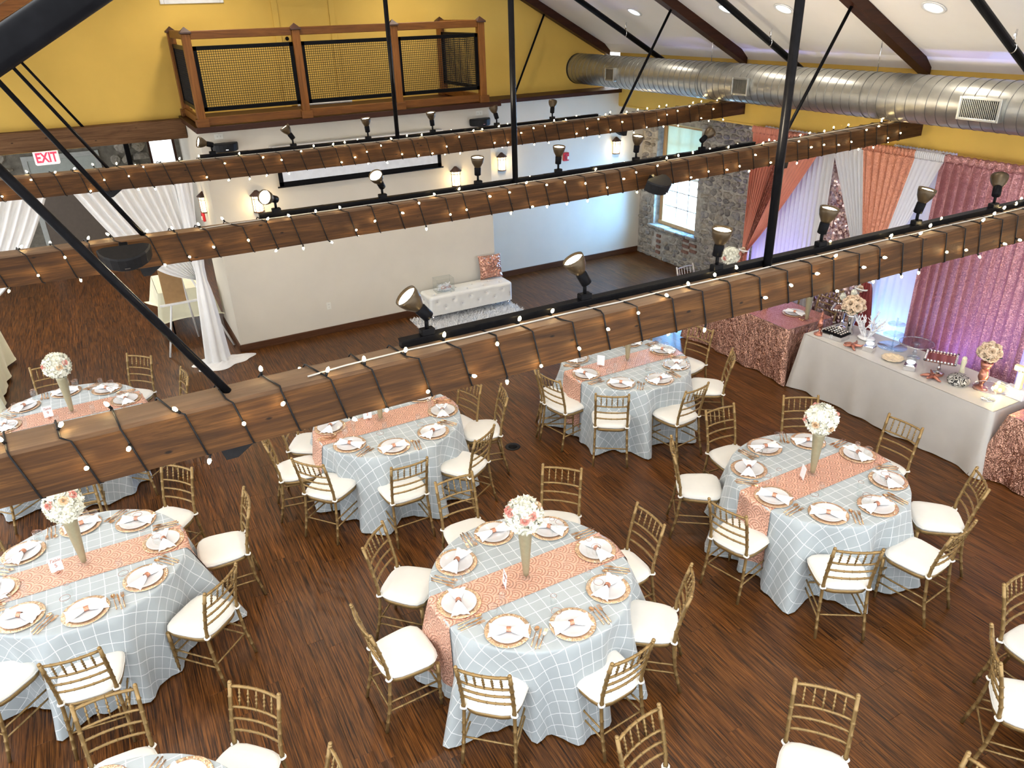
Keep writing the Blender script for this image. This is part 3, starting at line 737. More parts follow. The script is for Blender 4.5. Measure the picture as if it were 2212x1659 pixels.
# track heads
TX = [1.23, 2.13, 3.04, 3.89, 4.80, 5.65]
AX = {0: [(-.62, .05, .75, 1), (-.45, .12, .85, 1), (.02, -.12, 1, 1), (.10, -.12, 1, 1), (.14, -.15, 1, 1), (.55, .35, .62, 0)],
      1: [(-.62, -.62, .30, 1), (-.45, -.45, .72, 1), (-.02, -.12, 1, 1), (0, -.12, 1, 1), (.02, -.14, 1, 1), (.78, .05, .48, 1)],
      2: [(-.92, -.1, .30, 1), (-.5, .1, .85, 1), (-.08, -.05, 1, 1), (-.10, -.05, 1, 1), (-.2, .25, .95, 0), (.35, .45, .8, 0)]}
NTH = ['first', 'second', 'third', 'fourth', 'fifth', 'sixth']
BELLM = paint('bronze_black_shade', (.065, .045, .024), .35, .6, bmp=0)
OFFM = paint('unlit_lamp_glass', (.2, .2, .2), .2, bmp=0)
for bi, (bn, yf, zb) in enumerate(BEAMS):
    for k, x in enumerate(TX):
        ax = Vector(AX[bi][k][:3]).normalized(); lit = AX[bi][k][3]
        z = zb(x) + BH + .042
        t = thing('track_light', f'{NTH[k]} black flood lamp from the left on the {bn} beam track', 'track light', (x, yf + .143, z), 0, 'track lights')
        MB().box((-.035, -.022, -.002), (.035, .022, .03), .004).build('adapter', X_['black'], t)
        MB().cyl((0, 0, .03), (0, 0, .085), .010, n=10).sphere((0, 0, .09), .018, 8, 6).build('stem', X_['black'], t)
        pv = Vector((0, 0, .10)); off = ax.cross(Vector((0, 1, 0))); pv2 = pv + ax * .02
        Rm = Matrix.Translation(pv2) @ ax.to_track_quat('Z', 'X').to_matrix().to_4x4()
        MB().lathe([(.020, -.045), (.029, -.04), (.030, .02), (.026, .035)], 14, mtx=Rm).build('socket', X_['black'], t)
        be = MB().lathe([(.028, .03), (.034, .042), (.050, .07), (.058, .10), (.059, .122), (.055, .122), (.047, .08), (.03, .055)], 18, mtx=Rm).build('shade', BELLM, t)
        MB().lathe([(.001, .117), (.035, .115), (.0545, .108), (.0545, .104), (.03, .09)], 18, mtx=Rm).build('lamp', X_['lampglow'] if lit else OFFM, t)
        if lit:
            l = light('flood', 'SPOT', Vector((x, yf + .143, z)) + pv2 + ax * .14, 55, (1, .84, .6), aim=Vector((x, yf + .143, z)) + pv2 + ax * 2, spot_size=math.radians(95), spot_blend=.6, shadow_soft_size=.05)

# speakers
def speaker(loc, rot, label):
    t = thing('loudspeaker', label, 'speaker', loc, rot, 'small black loudspeakers'); w_ = .18
    pl = [(w_ * math.cos(PI + PI * k / 10) * (1 - .08 * math.sin(PI * k / 10)), .05 + .17 * -math.sin(PI * k / 10) * .95) for k in range(11)]
    pl = [(-w_ * .75, .07)] + pl + [(w_ * .75, .07)]; n = len(pl); m = MB(); vs = []
    for (z, s) in ((-.055, .88), (-.045, .97), (.040, 1.0), (.055, .95)): vs += [(x * s, y * s, z) for x, y in pl]
    fs = [tuple(reversed(range(n))), tuple(range(3 * n, 4 * n))]
    for l in range(3): fs += [(l * n + i, l * n + (i + 1) % n, (l + 1) * n + (i + 1) % n, (l + 1) * n + i) for i in range(n)]
    m.add(vs, fs); m.build('cabinet', X_['blackp'], t)
    MB().box((-.03, .06, -.03), (.03, .12, .05), .005).build('bracket', X_['black'], t)
    MB().cbox((.0, -.116, -.02), (.035, .004, .008)).build('badge', X_['chrome'], t)
speaker((.07, 5.985, 3.115), (math.radians(20), 0, math.radians(-4)), 'black loudspeaker on the middle beam beside the left slanting rod')
speaker((4.86, 5.99, 3.03), (math.radians(24), 0, math.radians(22)), 'black loudspeaker on the middle beam towards the stone wall')
speaker((1.68, 11.34, 3.03), (0, 0, 0), 'black loudspeaker on the white wall below the left end of the balcony')
speaker((5.58, 11.34, 3.02), (0, 0, 0), 'black loudspeaker on the white wall below the right end of the balcony')
def plate(name, loc, label, cat, slots=True, rot=0):
    t = thing(name, label, cat, loc, rot)
    MB().box((-.036, -.006, -.058), (.036, .0, .058), .002).build('cover_plate', X_['whiteplas'], t)
    if slots:
        for z in (-.02, .02): MB().cbox((0, -.007, z), (.028, .003, .026), .001).cbox((-.006, -.0085, z), (.003, .002, .01), mat=1).cbox((.006, -.0085, z), (.003, .002, .01), mat=1).build('socket', [X_['whiteplas'], X_['blackp']], t)
    else: MB().cbox((0, -.009, 0), (.012, .008, .024), .001).build('toggle', X_['whiteplas'], t)
    return t
plate('wall_outlet', (2.81, 11.479, .46), 'ivory outlet low on the white wall left of the ottoman', 'outlet')
plate('light_switch', (6.36, 12.429, .40), 'pale switch plate on the alcove wall beside the sequin pillow', 'switch', False)
o = plate('wall_outlet', (1.64, 11.479, 3.16), 'ivory outlet under the left end of the balcony floor', 'outlet'); o.rotation_euler = (0, PI / 2, 0)
o = plate('wall_outlet', (5.62, 11.479, 3.14), 'ivory outlet under the right end of the balcony floor', 'outlet'); o.rotation_euler = (0, PI / 2, 0)

# projection screen
ps = thing('projection_screen', 'pull-down projection screen with black border on the white wall', 'screen', (0, 0, 0))
MB().box((2.28, 11.33, 2.88), (4.92, 11.479, 2.97), .01).build('case', X_['white_metal'], ps)
MB().box((2.34, 11.375, 2.44), (4.86, 11.38, 2.90)).build('fabric', paint('screen_fabric', (.70, .74, .80), .7, bmp=0), ps)
MB().box((2.33, 11.37, 2.41), (4.87, 11.384, 2.47), .002).box((2.33, 11.37, 2.41), (2.39, 11.384, 2.9)).box((4.81, 11.37, 2.41), (4.87, 11.384, 2.9)).cyl((2.30, 11.377, 2.40), (4.90, 11.377, 2.40), .012, n=8).build('border', X_['black'], ps)

# wall lanterns
def lantern(loc, label, rot=0):
    t = thing('wall_lantern', label, 'lantern', loc, rot, 'wall lanterns')
    half = lambda prof, n=12: [(r * math.cos(PI + PI * k / n), r * math.sin(PI + PI * k / n), z) for r, z in prof for k in range(n + 1)]
    def hl(prof, mat, nm, n=12):
        vs = half(prof, n); W = n + 1; m = MB()
        fs = [(j * W + i, j * W + i + 1, (j + 1) * W + i + 1, (j + 1) * W + i) for j in range(len(prof) - 1) for i in range(n)]
        m.add(vs, fs, 0, True); m.build(nm, mat, t)
    hl([(.098, .10), (.10, .108), (.03, .165), (.022, .175), (.001, .178)], X_['capwood'], 'roof')
    hl([(.001, .101), (.098, .10)], X_['capwood'], 'eave')
    hl([(.066, -.125), (.070, -.11), (.070, .10)], X_['lantern'], 'glass')
    hl([(.001, -.138), (.078, -.138), (.078, -.122), (.066, -.122)], X_['capwood'], 'base_ring')
    bz = MB()
    for k in range(5): a = PI + PI * k / 4; bz.cyl((.074 * math.cos(a), .074 * math.sin(a) - .001, -.13), (.074 * math.cos(a), .074 * math.sin(a) - .001, .105), .004, n=5)
    bz.tube([(.074 * math.cos(PI + PI * k / 10), .074 * math.sin(PI + PI * k / 10), .055) for k in range(11)], .004, 5)
    bz.build('frame', X_['capwood'], t)
    R = Matrix.Rotation(rot, 4, 'Z') @ Vector((0, -.13, -.02)); L = Vector(loc) + R
    light('lantern_light', 'POINT', L, 3.2, (1., .72, .34), shadow_soft_size=.07)
lantern((1.379, 12.30, 2.13), 'wall lantern on the side of the white wall above the red alarm', -PI / 2)
lantern((2.0, 11.479, 2.21), 'wall lantern at the left of the white wall, beside the flood lamp')
lantern((5.15, 11.479, 2.19), 'wall lantern at the right end of the white wall')
lantern((6.49, 12.429, 2.14), 'wall lantern on the alcove wall just right of the corner')
lantern((8.99, 12.429, 2.17), 'wall lantern on the alcove wall next to the stone window')
def alarm(loc, label, rot=0):
    t = thing('fire_alarm', label, 'alarm', loc, rot)
    MB().box((-.06, -.04, -.075), (.06, 0, .075), .008).build('housing', X_['red'], t)
    MB().cbox((.03, -.046, -.02), (.035, .02, .06), .006).build('strobe', X_['white_metal'], t)
    MB().cbox((-.018, -.043, .0), (.035, .008, .08), .003).build('horn', paint('dark_red', (.3, .01, .02), .5, bmp=0), t)
alarm((7.84, 12.429, 2.10), 'red fire alarm on the white alcove wall')
alarm((1.379, 12.66, 1.86), 'red fire alarm below the lantern on the side of the white wall', -PI / 2)
# ================================================================== CHAIRS
def bamboo(m, pts, r0, r1, rings, n=8, h=.0042):
    pts = [Vector(p) for p in pts]; L = [0]
    for a, b in zip(pts[:-1], pts[1:]): L.append(L[-1] + (b - a).length)
    T = L[-1]
    def at(s):
        s = max(0, min(T, s))
        for i in range(len(L) - 1):
            if s <= L[i + 1] + 1e-9: return pts[i].lerp(pts[i + 1], (s - L[i]) / max(1e-9, L[i + 1] - L[i]))
        return pts[-1]
    S = [(l, 0) for l in L]
    for t in rings: S += [(t * T - .007, 0), (t * T, h), (t * T + .007, 0)]
    S = sorted(x for x in S if 0 <= x[0] <= T)
    return m.tube([at(s) for s, _ in S], [r0 + (r1 - r0) * s / T + e for s, e in S], n)
def make_chair():
    t = thing('chiavari_chair', 'x', 'chair'); G = X_['gold']
    for sx in (-1, 1):
        bamboo(MB(), [(sx * .188, -.262, 0), (sx * .180, -.212, .22), (sx * .174, -.188, .43), (sx * .174, -.196, .56), (sx * .175, -.235, .75), (sx * .176, -.278, .917)], .0125, .0135,
               (.10, .18, .27, .36, .53, .62, .71, .80, .90), 9).sphere((sx * .176, -.279, .919), .0145, 8, 5).build('back_post', G, t)
        bamboo(MB(), [(sx * .178, .182, .0), (sx * .190, .176, .43)], .011, .0165, (.16, .3, .44, .62, .8), 9).build('leg', G, t)
        for z in (.17, .25): bamboo(MB(), [(sx * .181, .18, z), (sx * .182, -.214 - (.25 - z) * .1, z + .01)], .0075, .0075, (.25, .5, .75), 6, .003).build('side_stretcher', G, t)
    for z in (.20, .28): bamboo(MB(), [(-.183, .18, z), (.183, .18, z)], .0075, .0075, (.2, .4, .6, .8), 6, .003).build('front_stretcher', G, t)
    bamboo(MB(), [(-.182, -.214, .21), (.182, -.214, .21)], .0075, .0075, (.2, .4, .6, .8), 6, .003).build('rear_stretcher', G, t)
    def yb(z): return -.196 - (z - .56) * .205 if z < .75 else -.235 - (z - .75) * .2575
    def arc(z, x0=.172): return [(x0 * (k / 4 - 1), yb(z) - .022 * (1 - (k / 4 - 1) ** 2), z) for k in range(9)]
    bamboo(MB(), arc(.895), .0105, .0105, (.16, .33, .5, .67, .84), 8, .003).build('top_rail', G, t)
    for z in (.755, .672, .588): bamboo(MB(), arc(z), .0085, .0085, (.16, .33, .5, .67, .84), 7, .003).build('back_rail', G, t)
    for k in range(5):
        x = -.116 + k * .058; s = 1 - (x / .172) ** 2
        bamboo(MB(), [(x, yb(.76) - .022 * s, .76), (x, yb(.89) - .022 * s, .89)], .0055, .0055, (.3, .5, .7), 6, .005).build('spindle', G, t)
    # seat frame and cushion: rounded trapezoid
    def outline(u, grow=0.):
        a = 2 * PI * u; c, s_ = math.cos(a), math.sin(a); p = 4.2
        r = 1 / ((abs(c) ** p + abs(s_) ** p) ** (1 / p)); x, y = r * c, r * s_
        w_ = .200 + .016 * y + grow
        return x * w_, y * (.196 + grow) - .003
    def slab(levels, nm, mat, n=28):
        m = MB(); vs = []
        for (gr, z) in levels:
            for k in range(n): x, y = outline(k / n, gr); vs.append((x, y, z))
        N = len(levels); fs = [(l * n + k, l * n + (k + 1) % n, (l + 1) * n + (k + 1) % n, (l + 1) * n + k) for l in range(N - 1) for k in range(n)]
        fs += [tuple(reversed(range(n))), tuple((N - 1) * n + k for k in range(n))]
        return m.add(vs, fs, 0, True).build(nm, mat, t)
    slab([(-.012, .415), (.0, .418), (.003, .434), (0, .448), (-.015, .450)], 'seat', G)
    cu = slab([(-.010, .450), (.004, .456), (.009, .470), (.006, .486), (-.012, .498), (-.06, .504), (-.12, .507), (-.18, .508)], 'cushion', X_['cushion'])
    pp = []
    for k in range(28): x, y = outline(k / 28, .010); pp.append((x, y, .474))
    MB().tube(pp, .004, 5, closed=True).build('piping', X_['cushion'], cu)
    for sx in (-1, 1):
        MB().tube([(sx * .174 + .019 * math.cos(a), -.190 + .019 * math.sin(a), .470 + .003 * math.sin(3 * a)) for a in [2 * PI * k / 12 for k in range(12)]], .008, 6, closed=True).build('tie', X_['strap'], cu)
    return t
CH = make_chair(); CHU = []
TAB = {  # key: (x, y, angle of first setting, phrase)
    'T6': (2.20, 3.97, 0., 'the front centre table'), 'T5': (-.79, 5.87, 0., 'the front left table'), 'TR': (5.11, 3.83, 5., 'the front right table'),
    'T3': (5.10, 6.72, 4., 'the rear right table'), 'T2': (2.13, 6.88, -14., 'the rear centre table'), 'T9': (-.86, 8.88, 0., 'the rear left table'),
    'BL': (-.77, 3.03, 0., 'the bottom left table'), 'BF': (2.15, 1.22, 0., 'the table below the frame'), 'RF': (5.34, .84, 0., 'the table past the right edge')}
SECT = ['camera side', 'near right', 'right side', 'far right', 'far side', 'far left', 'left side', 'near left']
usedpos = {}
def sector(key, a, kind):
    """where an item stands round its table, as seen from the camera"""
    x, y = TAB[key][:2]; va = math.degrees(math.atan2(-y, -x))
    k = round(((a - va) % 360) / 45) % 8
    while (key, k, kind) in usedpos: k = (k + 1) % 8
    usedpos[key, k, kind] = 1
    return SECT[k]
CHAIRS = {
 'T5': [(.05, 6.81, -48), (.51, 5.93, -94), (.13, 4.95, -138), (-.87, 4.66, -6), 'P225:1.17', 'P180:1.16', 'P135:1.15', 'P92:1.17'],
 'BL': [(-.69, 4.19, -3), (.13, 3.78, -46), (.42, 2.98, -92)],
 'T2': [(3.16, 6.97, -75), (3.36, 6.55, -107), (2.77, 5.85, -149), (1.93, 5.72, -180), (1.12, 6.23, -51), (.87, 6.93, -98), 'P148:1.15', 'P80:1.18'],
 'T3': [(3.96, 6.61, -78), (4.30, 5.87, -35), (5.17, 5.53, -173), (6.10, 5.97, -130), (6.36, 6.82, -78), (4.02, 7.05, -120), 'P45:1.22', 'P92:1.2'],
 'TR': [(5.94, 4.81, -32), (6.38, 3.91, -87), (6.06, 2.93, -133), (5.28, 2.58, -174), (4.39, 2.82, -33), (3.92, 3.72, -76), (4.17, 4.72, -125), (5.06, 5.06, -4)],
 'T6': [(3.09, 4.94, -43), (2.18, 5.29, -1), (3.33, 3.97, -90), (3.09, 3.19, -131), (2.32, 2.85, -175), (1.41, 3.19, -42), (.89, 4.01, -87), (1.28, 4.87, -135)],
 'T9': [(-1.03, 10.08, -3), (-.02, 9.80, -44), (.40, 8.96, -85), 'P315:1.15', 'P270:1.17', 'P225:1.15'],
 'BF': [(2.03, 2.41, -170), (3.15, 2.04, -50), (3.45, 1.17, -92)], 'RF': [(5.10, 2.05, -180), (4.35, 1.75, -140)]}
for key, lst in CHAIRS.items():
    tx, ty = TAB[key][:2]
    its = []
    for c in lst:
        if isinstance(c, str):
            a, r = c[1:].split(':'); a = math.radians(float(a)); r = float(r)
            mx, my = tx + r * math.cos(a), ty + r * math.sin(a); nx, ny = -math.cos(a), -math.sin(a)
        else:
            mx, my, d = c; d = math.radians(d); nx, ny = -math.sin(d), math.cos(d)
            if nx * (tx - mx) + ny * (ty - my) < 0: nx, ny = -nx, -ny
        its.append((mx + nx * .278, my + ny * .278, math.atan2(ny, nx) - PI / 2, math.degrees(math.atan2(my - ty, mx - tx))))
    for (x, y, rz, a) in its:
        place(CH, CHU, (x, y, 0), rz, f'gold chiavari chair with ivory cushion on {sector(key, a, "c")} of {TAB[key][3]}', 'gold chiavari chairs')
def chair_at(x, y, d, label):
    return place(CH, CHU, (x, y, 0), math.radians(d), label, 'gold chiavari chairs')

# ================================================================== ROUND TABLES
TZ = .762
def cloth_mat():
    m, nt, b = newmat('grey_pintuck_cloth')
    tc = nt.nodes.new('ShaderNodeTexCoord'); sp = nd(nt, 'ShaderNodeSeparateXYZ', {0: tc.outputs['UV']})
    nz = noise(nt, tc.outputs['UV'], 5., 2)
    L = []
    for k in (0, 1):
        f = mth(nt, 'FRACT', mth(nt, 'ADD', mth(nt, 'DIVIDE', sp.outputs[k], .098), mth(nt, 'MULTIPLY', nz, .25)))
        L.append(mth(nt, 'LESS_THAN', mth(nt, 'ABSOLUTE', mth(nt, 'SUBTRACT', f, .5)), .028))
    ln = mth(nt, 'MAXIMUM', L[0], L[1])
    c = mixc(nt, mth(nt, 'MULTIPLY', ln, .85), ramp(nt, noise(nt, tc.outputs['UV'], 3., 4), [(.3, (.345, .39, .415)), (.7, (.40, .45, .475))]), (.76, .79, .80))
    nt.links.new(c, b.inputs['Base Color']); b.inputs['Roughness'].default_value = .55; b.inputs['Sheen Weight'].default_value = .3
    bump(nt, b, ln, .3, .003); return m
CLOTHM = cloth_mat()
def runner_mat():
    m, nt, b = newmat('rose_gold_scallop_sequin')
    tc = nt.nodes.new('ShaderNodeTexCoord'); sp = nd(nt, 'ShaderNodeSeparateXYZ', {0: tc.outputs['UV']})
    S = .14
    v = mth(nt, 'DIVIDE', sp.outputs[0], S * .5); row = mth(nt, 'FLOOR', v)
    u = mth(nt, 'ADD', mth(nt, 'DIVIDE', sp.outputs[1], S), mth(nt, 'MULTIPLY', mth(nt, 'MODULO', mth(nt, 'ABSOLUTE', row), 2.), .5))
    du_ = mth(nt, 'SUBTRACT', mth(nt, 'FRACT', u), .5); dv = mth(nt, 'MULTIPLY', mth(nt, 'FRACT', v), .5)
    d = mth(nt, 'SQRT', mth(nt, 'ADD', mth(nt, 'MULTIPLY', du_, du_), mth(nt, 'MULTIPLY', dv, dv)))
    ringf = mth(nt, 'LESS_THAN', mth(nt, 'FRACT', mth(nt, 'MULTIPLY', d, 6.)), .42)
    vo = nd(nt, 'ShaderNodeTexVoronoi', {'Vector': tc.outputs['UV'], 'Scale': 260.}); rc = nd(nt, 'ShaderNodeSeparateColor', {0: vo.outputs['Color']})
    base = ramp(nt, rc.outputs[0], [(0, (.66, .33, .235)), (.6, (.86, .50, .37)), (1, (1., .78, .64))])
    c = mixc(nt, mth(nt, 'MULTIPLY', ringf, .62), base, (.30, .115, .07))
    nt.links.new(c, b.inputs['Base Color']); b.inputs['Metallic'].default_value = .35; b.inputs['Roughness'].default_value = .38
    g = nt.nodes.new('ShaderNodeNewGeometry')
    off = nd(nt, 'ShaderNodeVectorMath', {0: vo.outputs['Color'], 1: (.5, .5, .5)}, operation='SUBTRACT')
    ad = nd(nt, 'ShaderNodeVectorMath', {0: g.outputs['Normal'], 1: nd(nt, 'ShaderNodeVectorMath', {0: off.outputs[0], 'Scale': .7}, operation='SCALE').outputs[0]}, operation='ADD')
    nt.links.new(nd(nt, 'ShaderNodeVectorMath', {0: ad.outputs[0]}, operation='NORMALIZE').outputs[0], b.inputs['Normal']); return m
RUNM = runner_mat()
class Cloth:
    def __init__(s, seed, R=.758):
        r = random.Random(seed); s.R = R; s.ph = [(n, r.uniform(0, 2 * PI), a) for n, a in ((5, .45), (8, .60), (11, .45), (19, .30))]
    def fold(s, th): return sum(a * (2 * (.5 + .5 * math.sin(n * th + p)) ** 1.7 - .8) for n, p, a in s.ph)
    def pt(s, th, d, out=0.):
        """point on the hanging part, d metres below the table edge"""
        t = min(1, d / .75); A = .135 * t ** .9
        r = s.R + .012 + .085 * t + A * s.fold(th) + out
        r = max(r, s.R - .02 + out)
        if d < .02: r = s.R + .012 * math.sin(d / .02 * PI / 2) + out; z = TZ + .004 - .02 * (1 - math.cos(d / .02 * PI / 2)) 
        else: z = TZ - .016 - (d - .02)
        return Vector((r * math.cos(th), r * math.sin(th), max(.006, z)))
TM = MB().lathe([(.001, .725), (.755, .725), (.762, .735), (.762, .752), (.755, .758), (.001, .758)], 48).mesh('tabletop', X_['whiteplas'])
LEGM = MB().tube([(0, 0, 0), (.03, 0, .4), (.0, 0, .725)], .013, 8).mesh('leg', X_['black'])
def round_table(key, seed, parts=True):
    x, y, a0, ph = TAB[key]
    t = thing('round_table', 'round folding table hidden under the cloth, ' + ph, 'table', (x, y, 0), 0, 'round dining tables')
    link('tabletop', TM, t)
    for k in range(4):
        a = PI / 4 + k * PI / 2; link('leg', LEGM, t, (.48 * math.cos(a), .48 * math.sin(a), 0), a)
    C = Cloth(seed); m = MB(); NT = 144; rings = [0.002, .2, .4, .55, .65, .72, C.R]
    ds = [0, .007, .014, .02] + [.02 + .73 * k / 14 for k in range(1, 15)]
    vs = []; uv = []
    for r in rings:
        for k in range(NT):
            th = 2 * PI * k / NT; vs.append((r * math.cos(th), r * math.sin(th), TZ + .004)); uv.append((r * math.cos(th), r * math.sin(th)))
    for d in ds[1:]:
        for k in range(NT):
            th = 2 * PI * k / NT; vs.append(C.pt(th, d)); s_ = C.R + d; uv.append((s_ * math.cos(th), s_ * math.sin(th)))
    N = len(rings) + len(ds) - 1
    fs = [(l * NT + k, l * NT + (k + 1) % NT, (l + 1) * NT + (k + 1) % NT, (l + 1) * NT + k)[::-1] for l in range(N - 1) for k in range(NT)]
    m.add(vs, fs, 0, True, uv)
    o = m.build('tablecloth', CLOTHM, None, (x, y, 0))
    tag(o, 'pale grey pintuck tablecloth reaching the floor on ' + ph, 'tablecloth', 'grey pintuck tablecloths')
    # runner
    if parts:
        W = .175; m = MB()
        xe = math.sqrt(C.R ** 2 - W ** 2)
        def rp(u, v):
            w_ = (u - .5) * 2 * W; s_ = (v - .5) * 2 * (C.R + .60)
            e = math.sqrt(C.R ** 2 - w_ ** 2)
            if abs(s_) <= e: return (s_, w_, TZ + .0075)
            th = math.atan2(w_, math.copysign(e, s_)); p = C.pt(th, abs(s_) - e, .010); 
            if p.z > TZ - .01: p.z += .003
            return p
        m.grid(rp, 10, 110, uvf=lambda u, v: ((v - .5) * 2 * (C.R + .60) + 3., (u - .5) * 2 * W + 3.))
        o = m.build('table_runner', RUNM, None, (x, y, 0), 0)
        tag(o, 'rose gold scallop sequin runner across ' + ph, 'runner', 'rose gold runners')
    return C
for i, k in enumerate(('T6', 'T5', 'TR', 'T3', 'T2', 'T9', 'BL')): round_table(k, 11 + i)
for i, k in enumerate(('BF', 'RF')): round_table(k, 31 + i)

# ================================================================== PLACE SETTINGS
PZ = TZ + .0085
def napkin_mesh():
    m = MB()
    for sgn in (-1, 1):
        def fn(u, v, top=0):
            s_ = v; w_ = .012 + .056 * s_ ** .75; x = sgn * (.010 + .122 * s_ - .012 * s_ * abs(u - .5) * 2 * -1)
            yy = (u - .5) * 2 * w_
            z = .012 + .014 * (1 - s_) * math.cos((u - .5) * PI) + .007 * s_ * math.cos((u - .5) * 6 * PI) * (1 - .4 * s_) - .004 * s_
            return (x, yy, z + top)
        m.grid(lambda u, v: fn(u, v), 14, 9); m.grid(lambda u, v: fn(1 - u, v, -.006), 14, 9)
        e = lambda v0, v1: None
        m.grid(lambda u, v: fn(u, 1, -.006 * v), 14, 1); m.grid(lambda u, v: fn(0, u, -.006 * v), 9, 1); m.grid(lambda u, v: fn(1, 1 - u, -.006 * v), 9, 1)
    return m.mesh('napkin', X_['white_cloth'])
def make_setting():
    P = {}
    o = thing('charger_plate', 'x', 'plate'); P['charger'] = o
    link('rim', MB().lathe([(.09, .002), (.11, .0), (.16, .006), (.164, .0085), (.160, .0095), (.118, .004), (.09, .004)], 36).mesh('rim', X_['charger']), o)
    link('well', MB().lathe([(.001, .0005), (.095, .0015), (.1, .004), (.001, .0035)], 30).mesh('well', X_['charger']), o)
    o = link('dinner_plate', MB().lathe([(.001, .0), (.075, .0), (.092, .005), (.128, .012), (.130, .0145), (.126, .0145), (.091, .008), (.075, .004), (.001, .004)], 36).mesh('dinner_plate', X_['plate'])); tag(o, 'x', 'plate'); P['plate'] = o
    o = link('bow_napkin', napkin_mesh()); tag(o, 'x', 'napkin'); P['napkin'] = o
    link('napkin_ring', MB().tube([(0, .020 * math.cos(a), .012 + .017 * math.sin(a)) for a in [2 * PI * k / 16 for k in range(16)]], .003, 4, closed=True)
         .grid(lambda u, v: (-.016 + .032 * v, .0215 * math.cos(2 * PI * u), .013 + .018 * math.sin(2 * PI * u)), 16, 2, closeu=True).mesh('napkin_ring', X_['ring']), o)
    def flat(ol, z0, z1, m=None):
        m = m or MB(); n = len(ol)
        return m.add([(x, y, z0) for x, y in ol] + [(x, y, z1) for x, y in ol], [tuple(reversed(range(n))), tuple(range(n, 2 * n))] + [(i, (i + 1) % n, (i + 1) % n + n, i + n) for i in range(n)])
    # spoon
    h = MB().tube([(0, -.09, .004), (0, -.03, .006), (0, .03, .005), (0, .055, .004)], [.0052, .0042, .003, .0035], 7)
    h.lathe([(.001, -.0015), (.010, .0), (.0165, .004), (.0175, .0055), (.0150, .005), (.001, .0015)], 16, mtx=Matrix.Translation((0, .078, .002)) @ Matrix.Diagonal((1, 1.45, 1, 1)))
    P['spoon'] = tag(link('spoon', h.mesh('spoon', X_['cutlery'])), 'x', 'spoon')
    k = MB().tube([(0, -.095, .004), (0, -.04, .005), (0, .0, .004)], [.0055, .0048, .0042], 7)
    flat([(-.003, -.002), (.006, -.002), (.0095, .04), (.0085, .085), (.002, .108), (-.004, .085), (-.004, .04)], .002, .004, k)
    P['knife'] = tag(link('knife', k.mesh('knife', X_['cutlery'])), 'x', 'knife')
    f = MB().tube([(0, -.09, .004), (0, -.03, .006), (0, .035, .004)], [.0052, .0042, .003], 7)
    flat([(-.003, .03), (.003, .03), (.0115, .05), (.0115, .068), (-.0115, .068), (-.0115, .05)], .002, .005, f)
    for q in (-.0098, -.0033, .0033, .0098): f.box((q - .0016, .066, .0025), (q + .0016, .102, .0048), .0005)
    P['fork'] = tag(link('fork', f.mesh('fork', X_['cutlery'])), 'x', 'fork')
    def glass(nm, prof, rim_r, rim_z, cat):
        o = thing(nm, 'x', cat)
        link('bowl', MB().lathe(prof, 20).mesh('bowl', X_['glass']), o)
        link('rim', MB().tube([(rim_r * math.cos(a), rim_r * math.sin(a), rim_z) for a in [2 * PI * k / 20 for k in range(20)]], .0017, 4, closed=True).mesh('rim', X_['rim']), o)
        return o
    P['goblet'] = glass('water_goblet', [(.033, .0), (.034, .002), (.008, .006), (.0055, .012), (.0055, .05), (.012, .058), (.032, .078), (.037, .10), (.0355, .142), (.0345, .142), (.036, .10), (.031, .08), (.011, .061)], .035, .142, 'glass')
    P['flute'] = glass('champagne_flute', [(.029, .0), (.030, .002), (.007, .006), (.0048, .012), (.0048, .055), (.010, .065), (.021, .10), (.0245, .15), (.0215, .205), (.0208, .205), (.0238, .15), (.020, .10), (.009, .068)], .0212, .205, 'glass')
    return P
PR = make_setting(); PU = {k: [] for k in PR}
TXT = {'charger': 'gold-rimmed charger plate', 'plate': 'white dinner plate', 'napkin': 'white bow napkin in rose gold ring', 'spoon': 'rose gold spoon', 'knife': 'rose gold knife', 'fork': 'rose gold fork',
       'goblet': 'water goblet with rose gold rim', 'flute': 'champagne flute with rose gold rim'}
GRP = {'charger': 'gold charger plates', 'plate': 'white dinner plates', 'napkin': 'white bow napkins', 'spoon': 'rose gold spoons', 'knife': 'rose gold knives', 'fork': 'rose gold forks', 'goblet': 'water goblets', 'flute': 'champagne flutes'}
def setting(tx, ty, ang, where, z=PZ, rr=.595, jit=None):
    jit = jit or random.Random(int(ang * 7 + tx * 131 + ty * 17))
    a = math.radians(ang); px, py = tx + rr * math.cos(a), ty + rr * math.sin(a)
    f = Vector((-math.cos(a), -math.sin(a))); r = Vector((f.y, -f.x)); rz = math.atan2(f.y, f.x) - PI / 2
    def put(k, fw, rt, dz=0, tw=0, sc_=None):
        o = place(PR[k], PU[k], (px + f.x * fw + r.x * rt, py + f.y * fw + r.y * rt, z + dz), rz + tw, f'{TXT[k]} {where}', GRP[k])
    put('charger', 0, 0, 0, jit.uniform(0, 6)); put('plate', 0, 0, .0042, jit.uniform(0, 6)); put('napkin', jit.uniform(-.012, .008), jit.uniform(-.01, .01), .0135, jit.uniform(-.35, .35))
    tw = jit.uniform(-.1, .1); s0 = -.02 + jit.uniform(-.02, .02)
    put('spoon', s0, .192, 0, tw); put('knife', s0 - .01, .222, 0, tw + .03); put('fork', s0 - .005, .252, 0, tw - .04)
    put('goblet', .13 + jit.uniform(-.02, .02), .30 + jit.uniform(-.02, .02)); put('flute', .22 + jit.uniform(-.02, .02), .28 + jit.uniform(-.015, .015))
for key, n in (('T6', range(8)), ('T5', range(8)), ('TR', range(8)), ('T3', range(8)), ('T2', range(8)), ('T9', range(8)), ('BL', (1, 2, 3))):
    x, y, a0, ph = TAB[key]
    for k in n: setting(x, y, a0 + 45 * k, f'at {sector(key, a0 + 45 * k, "s")} of {ph}')
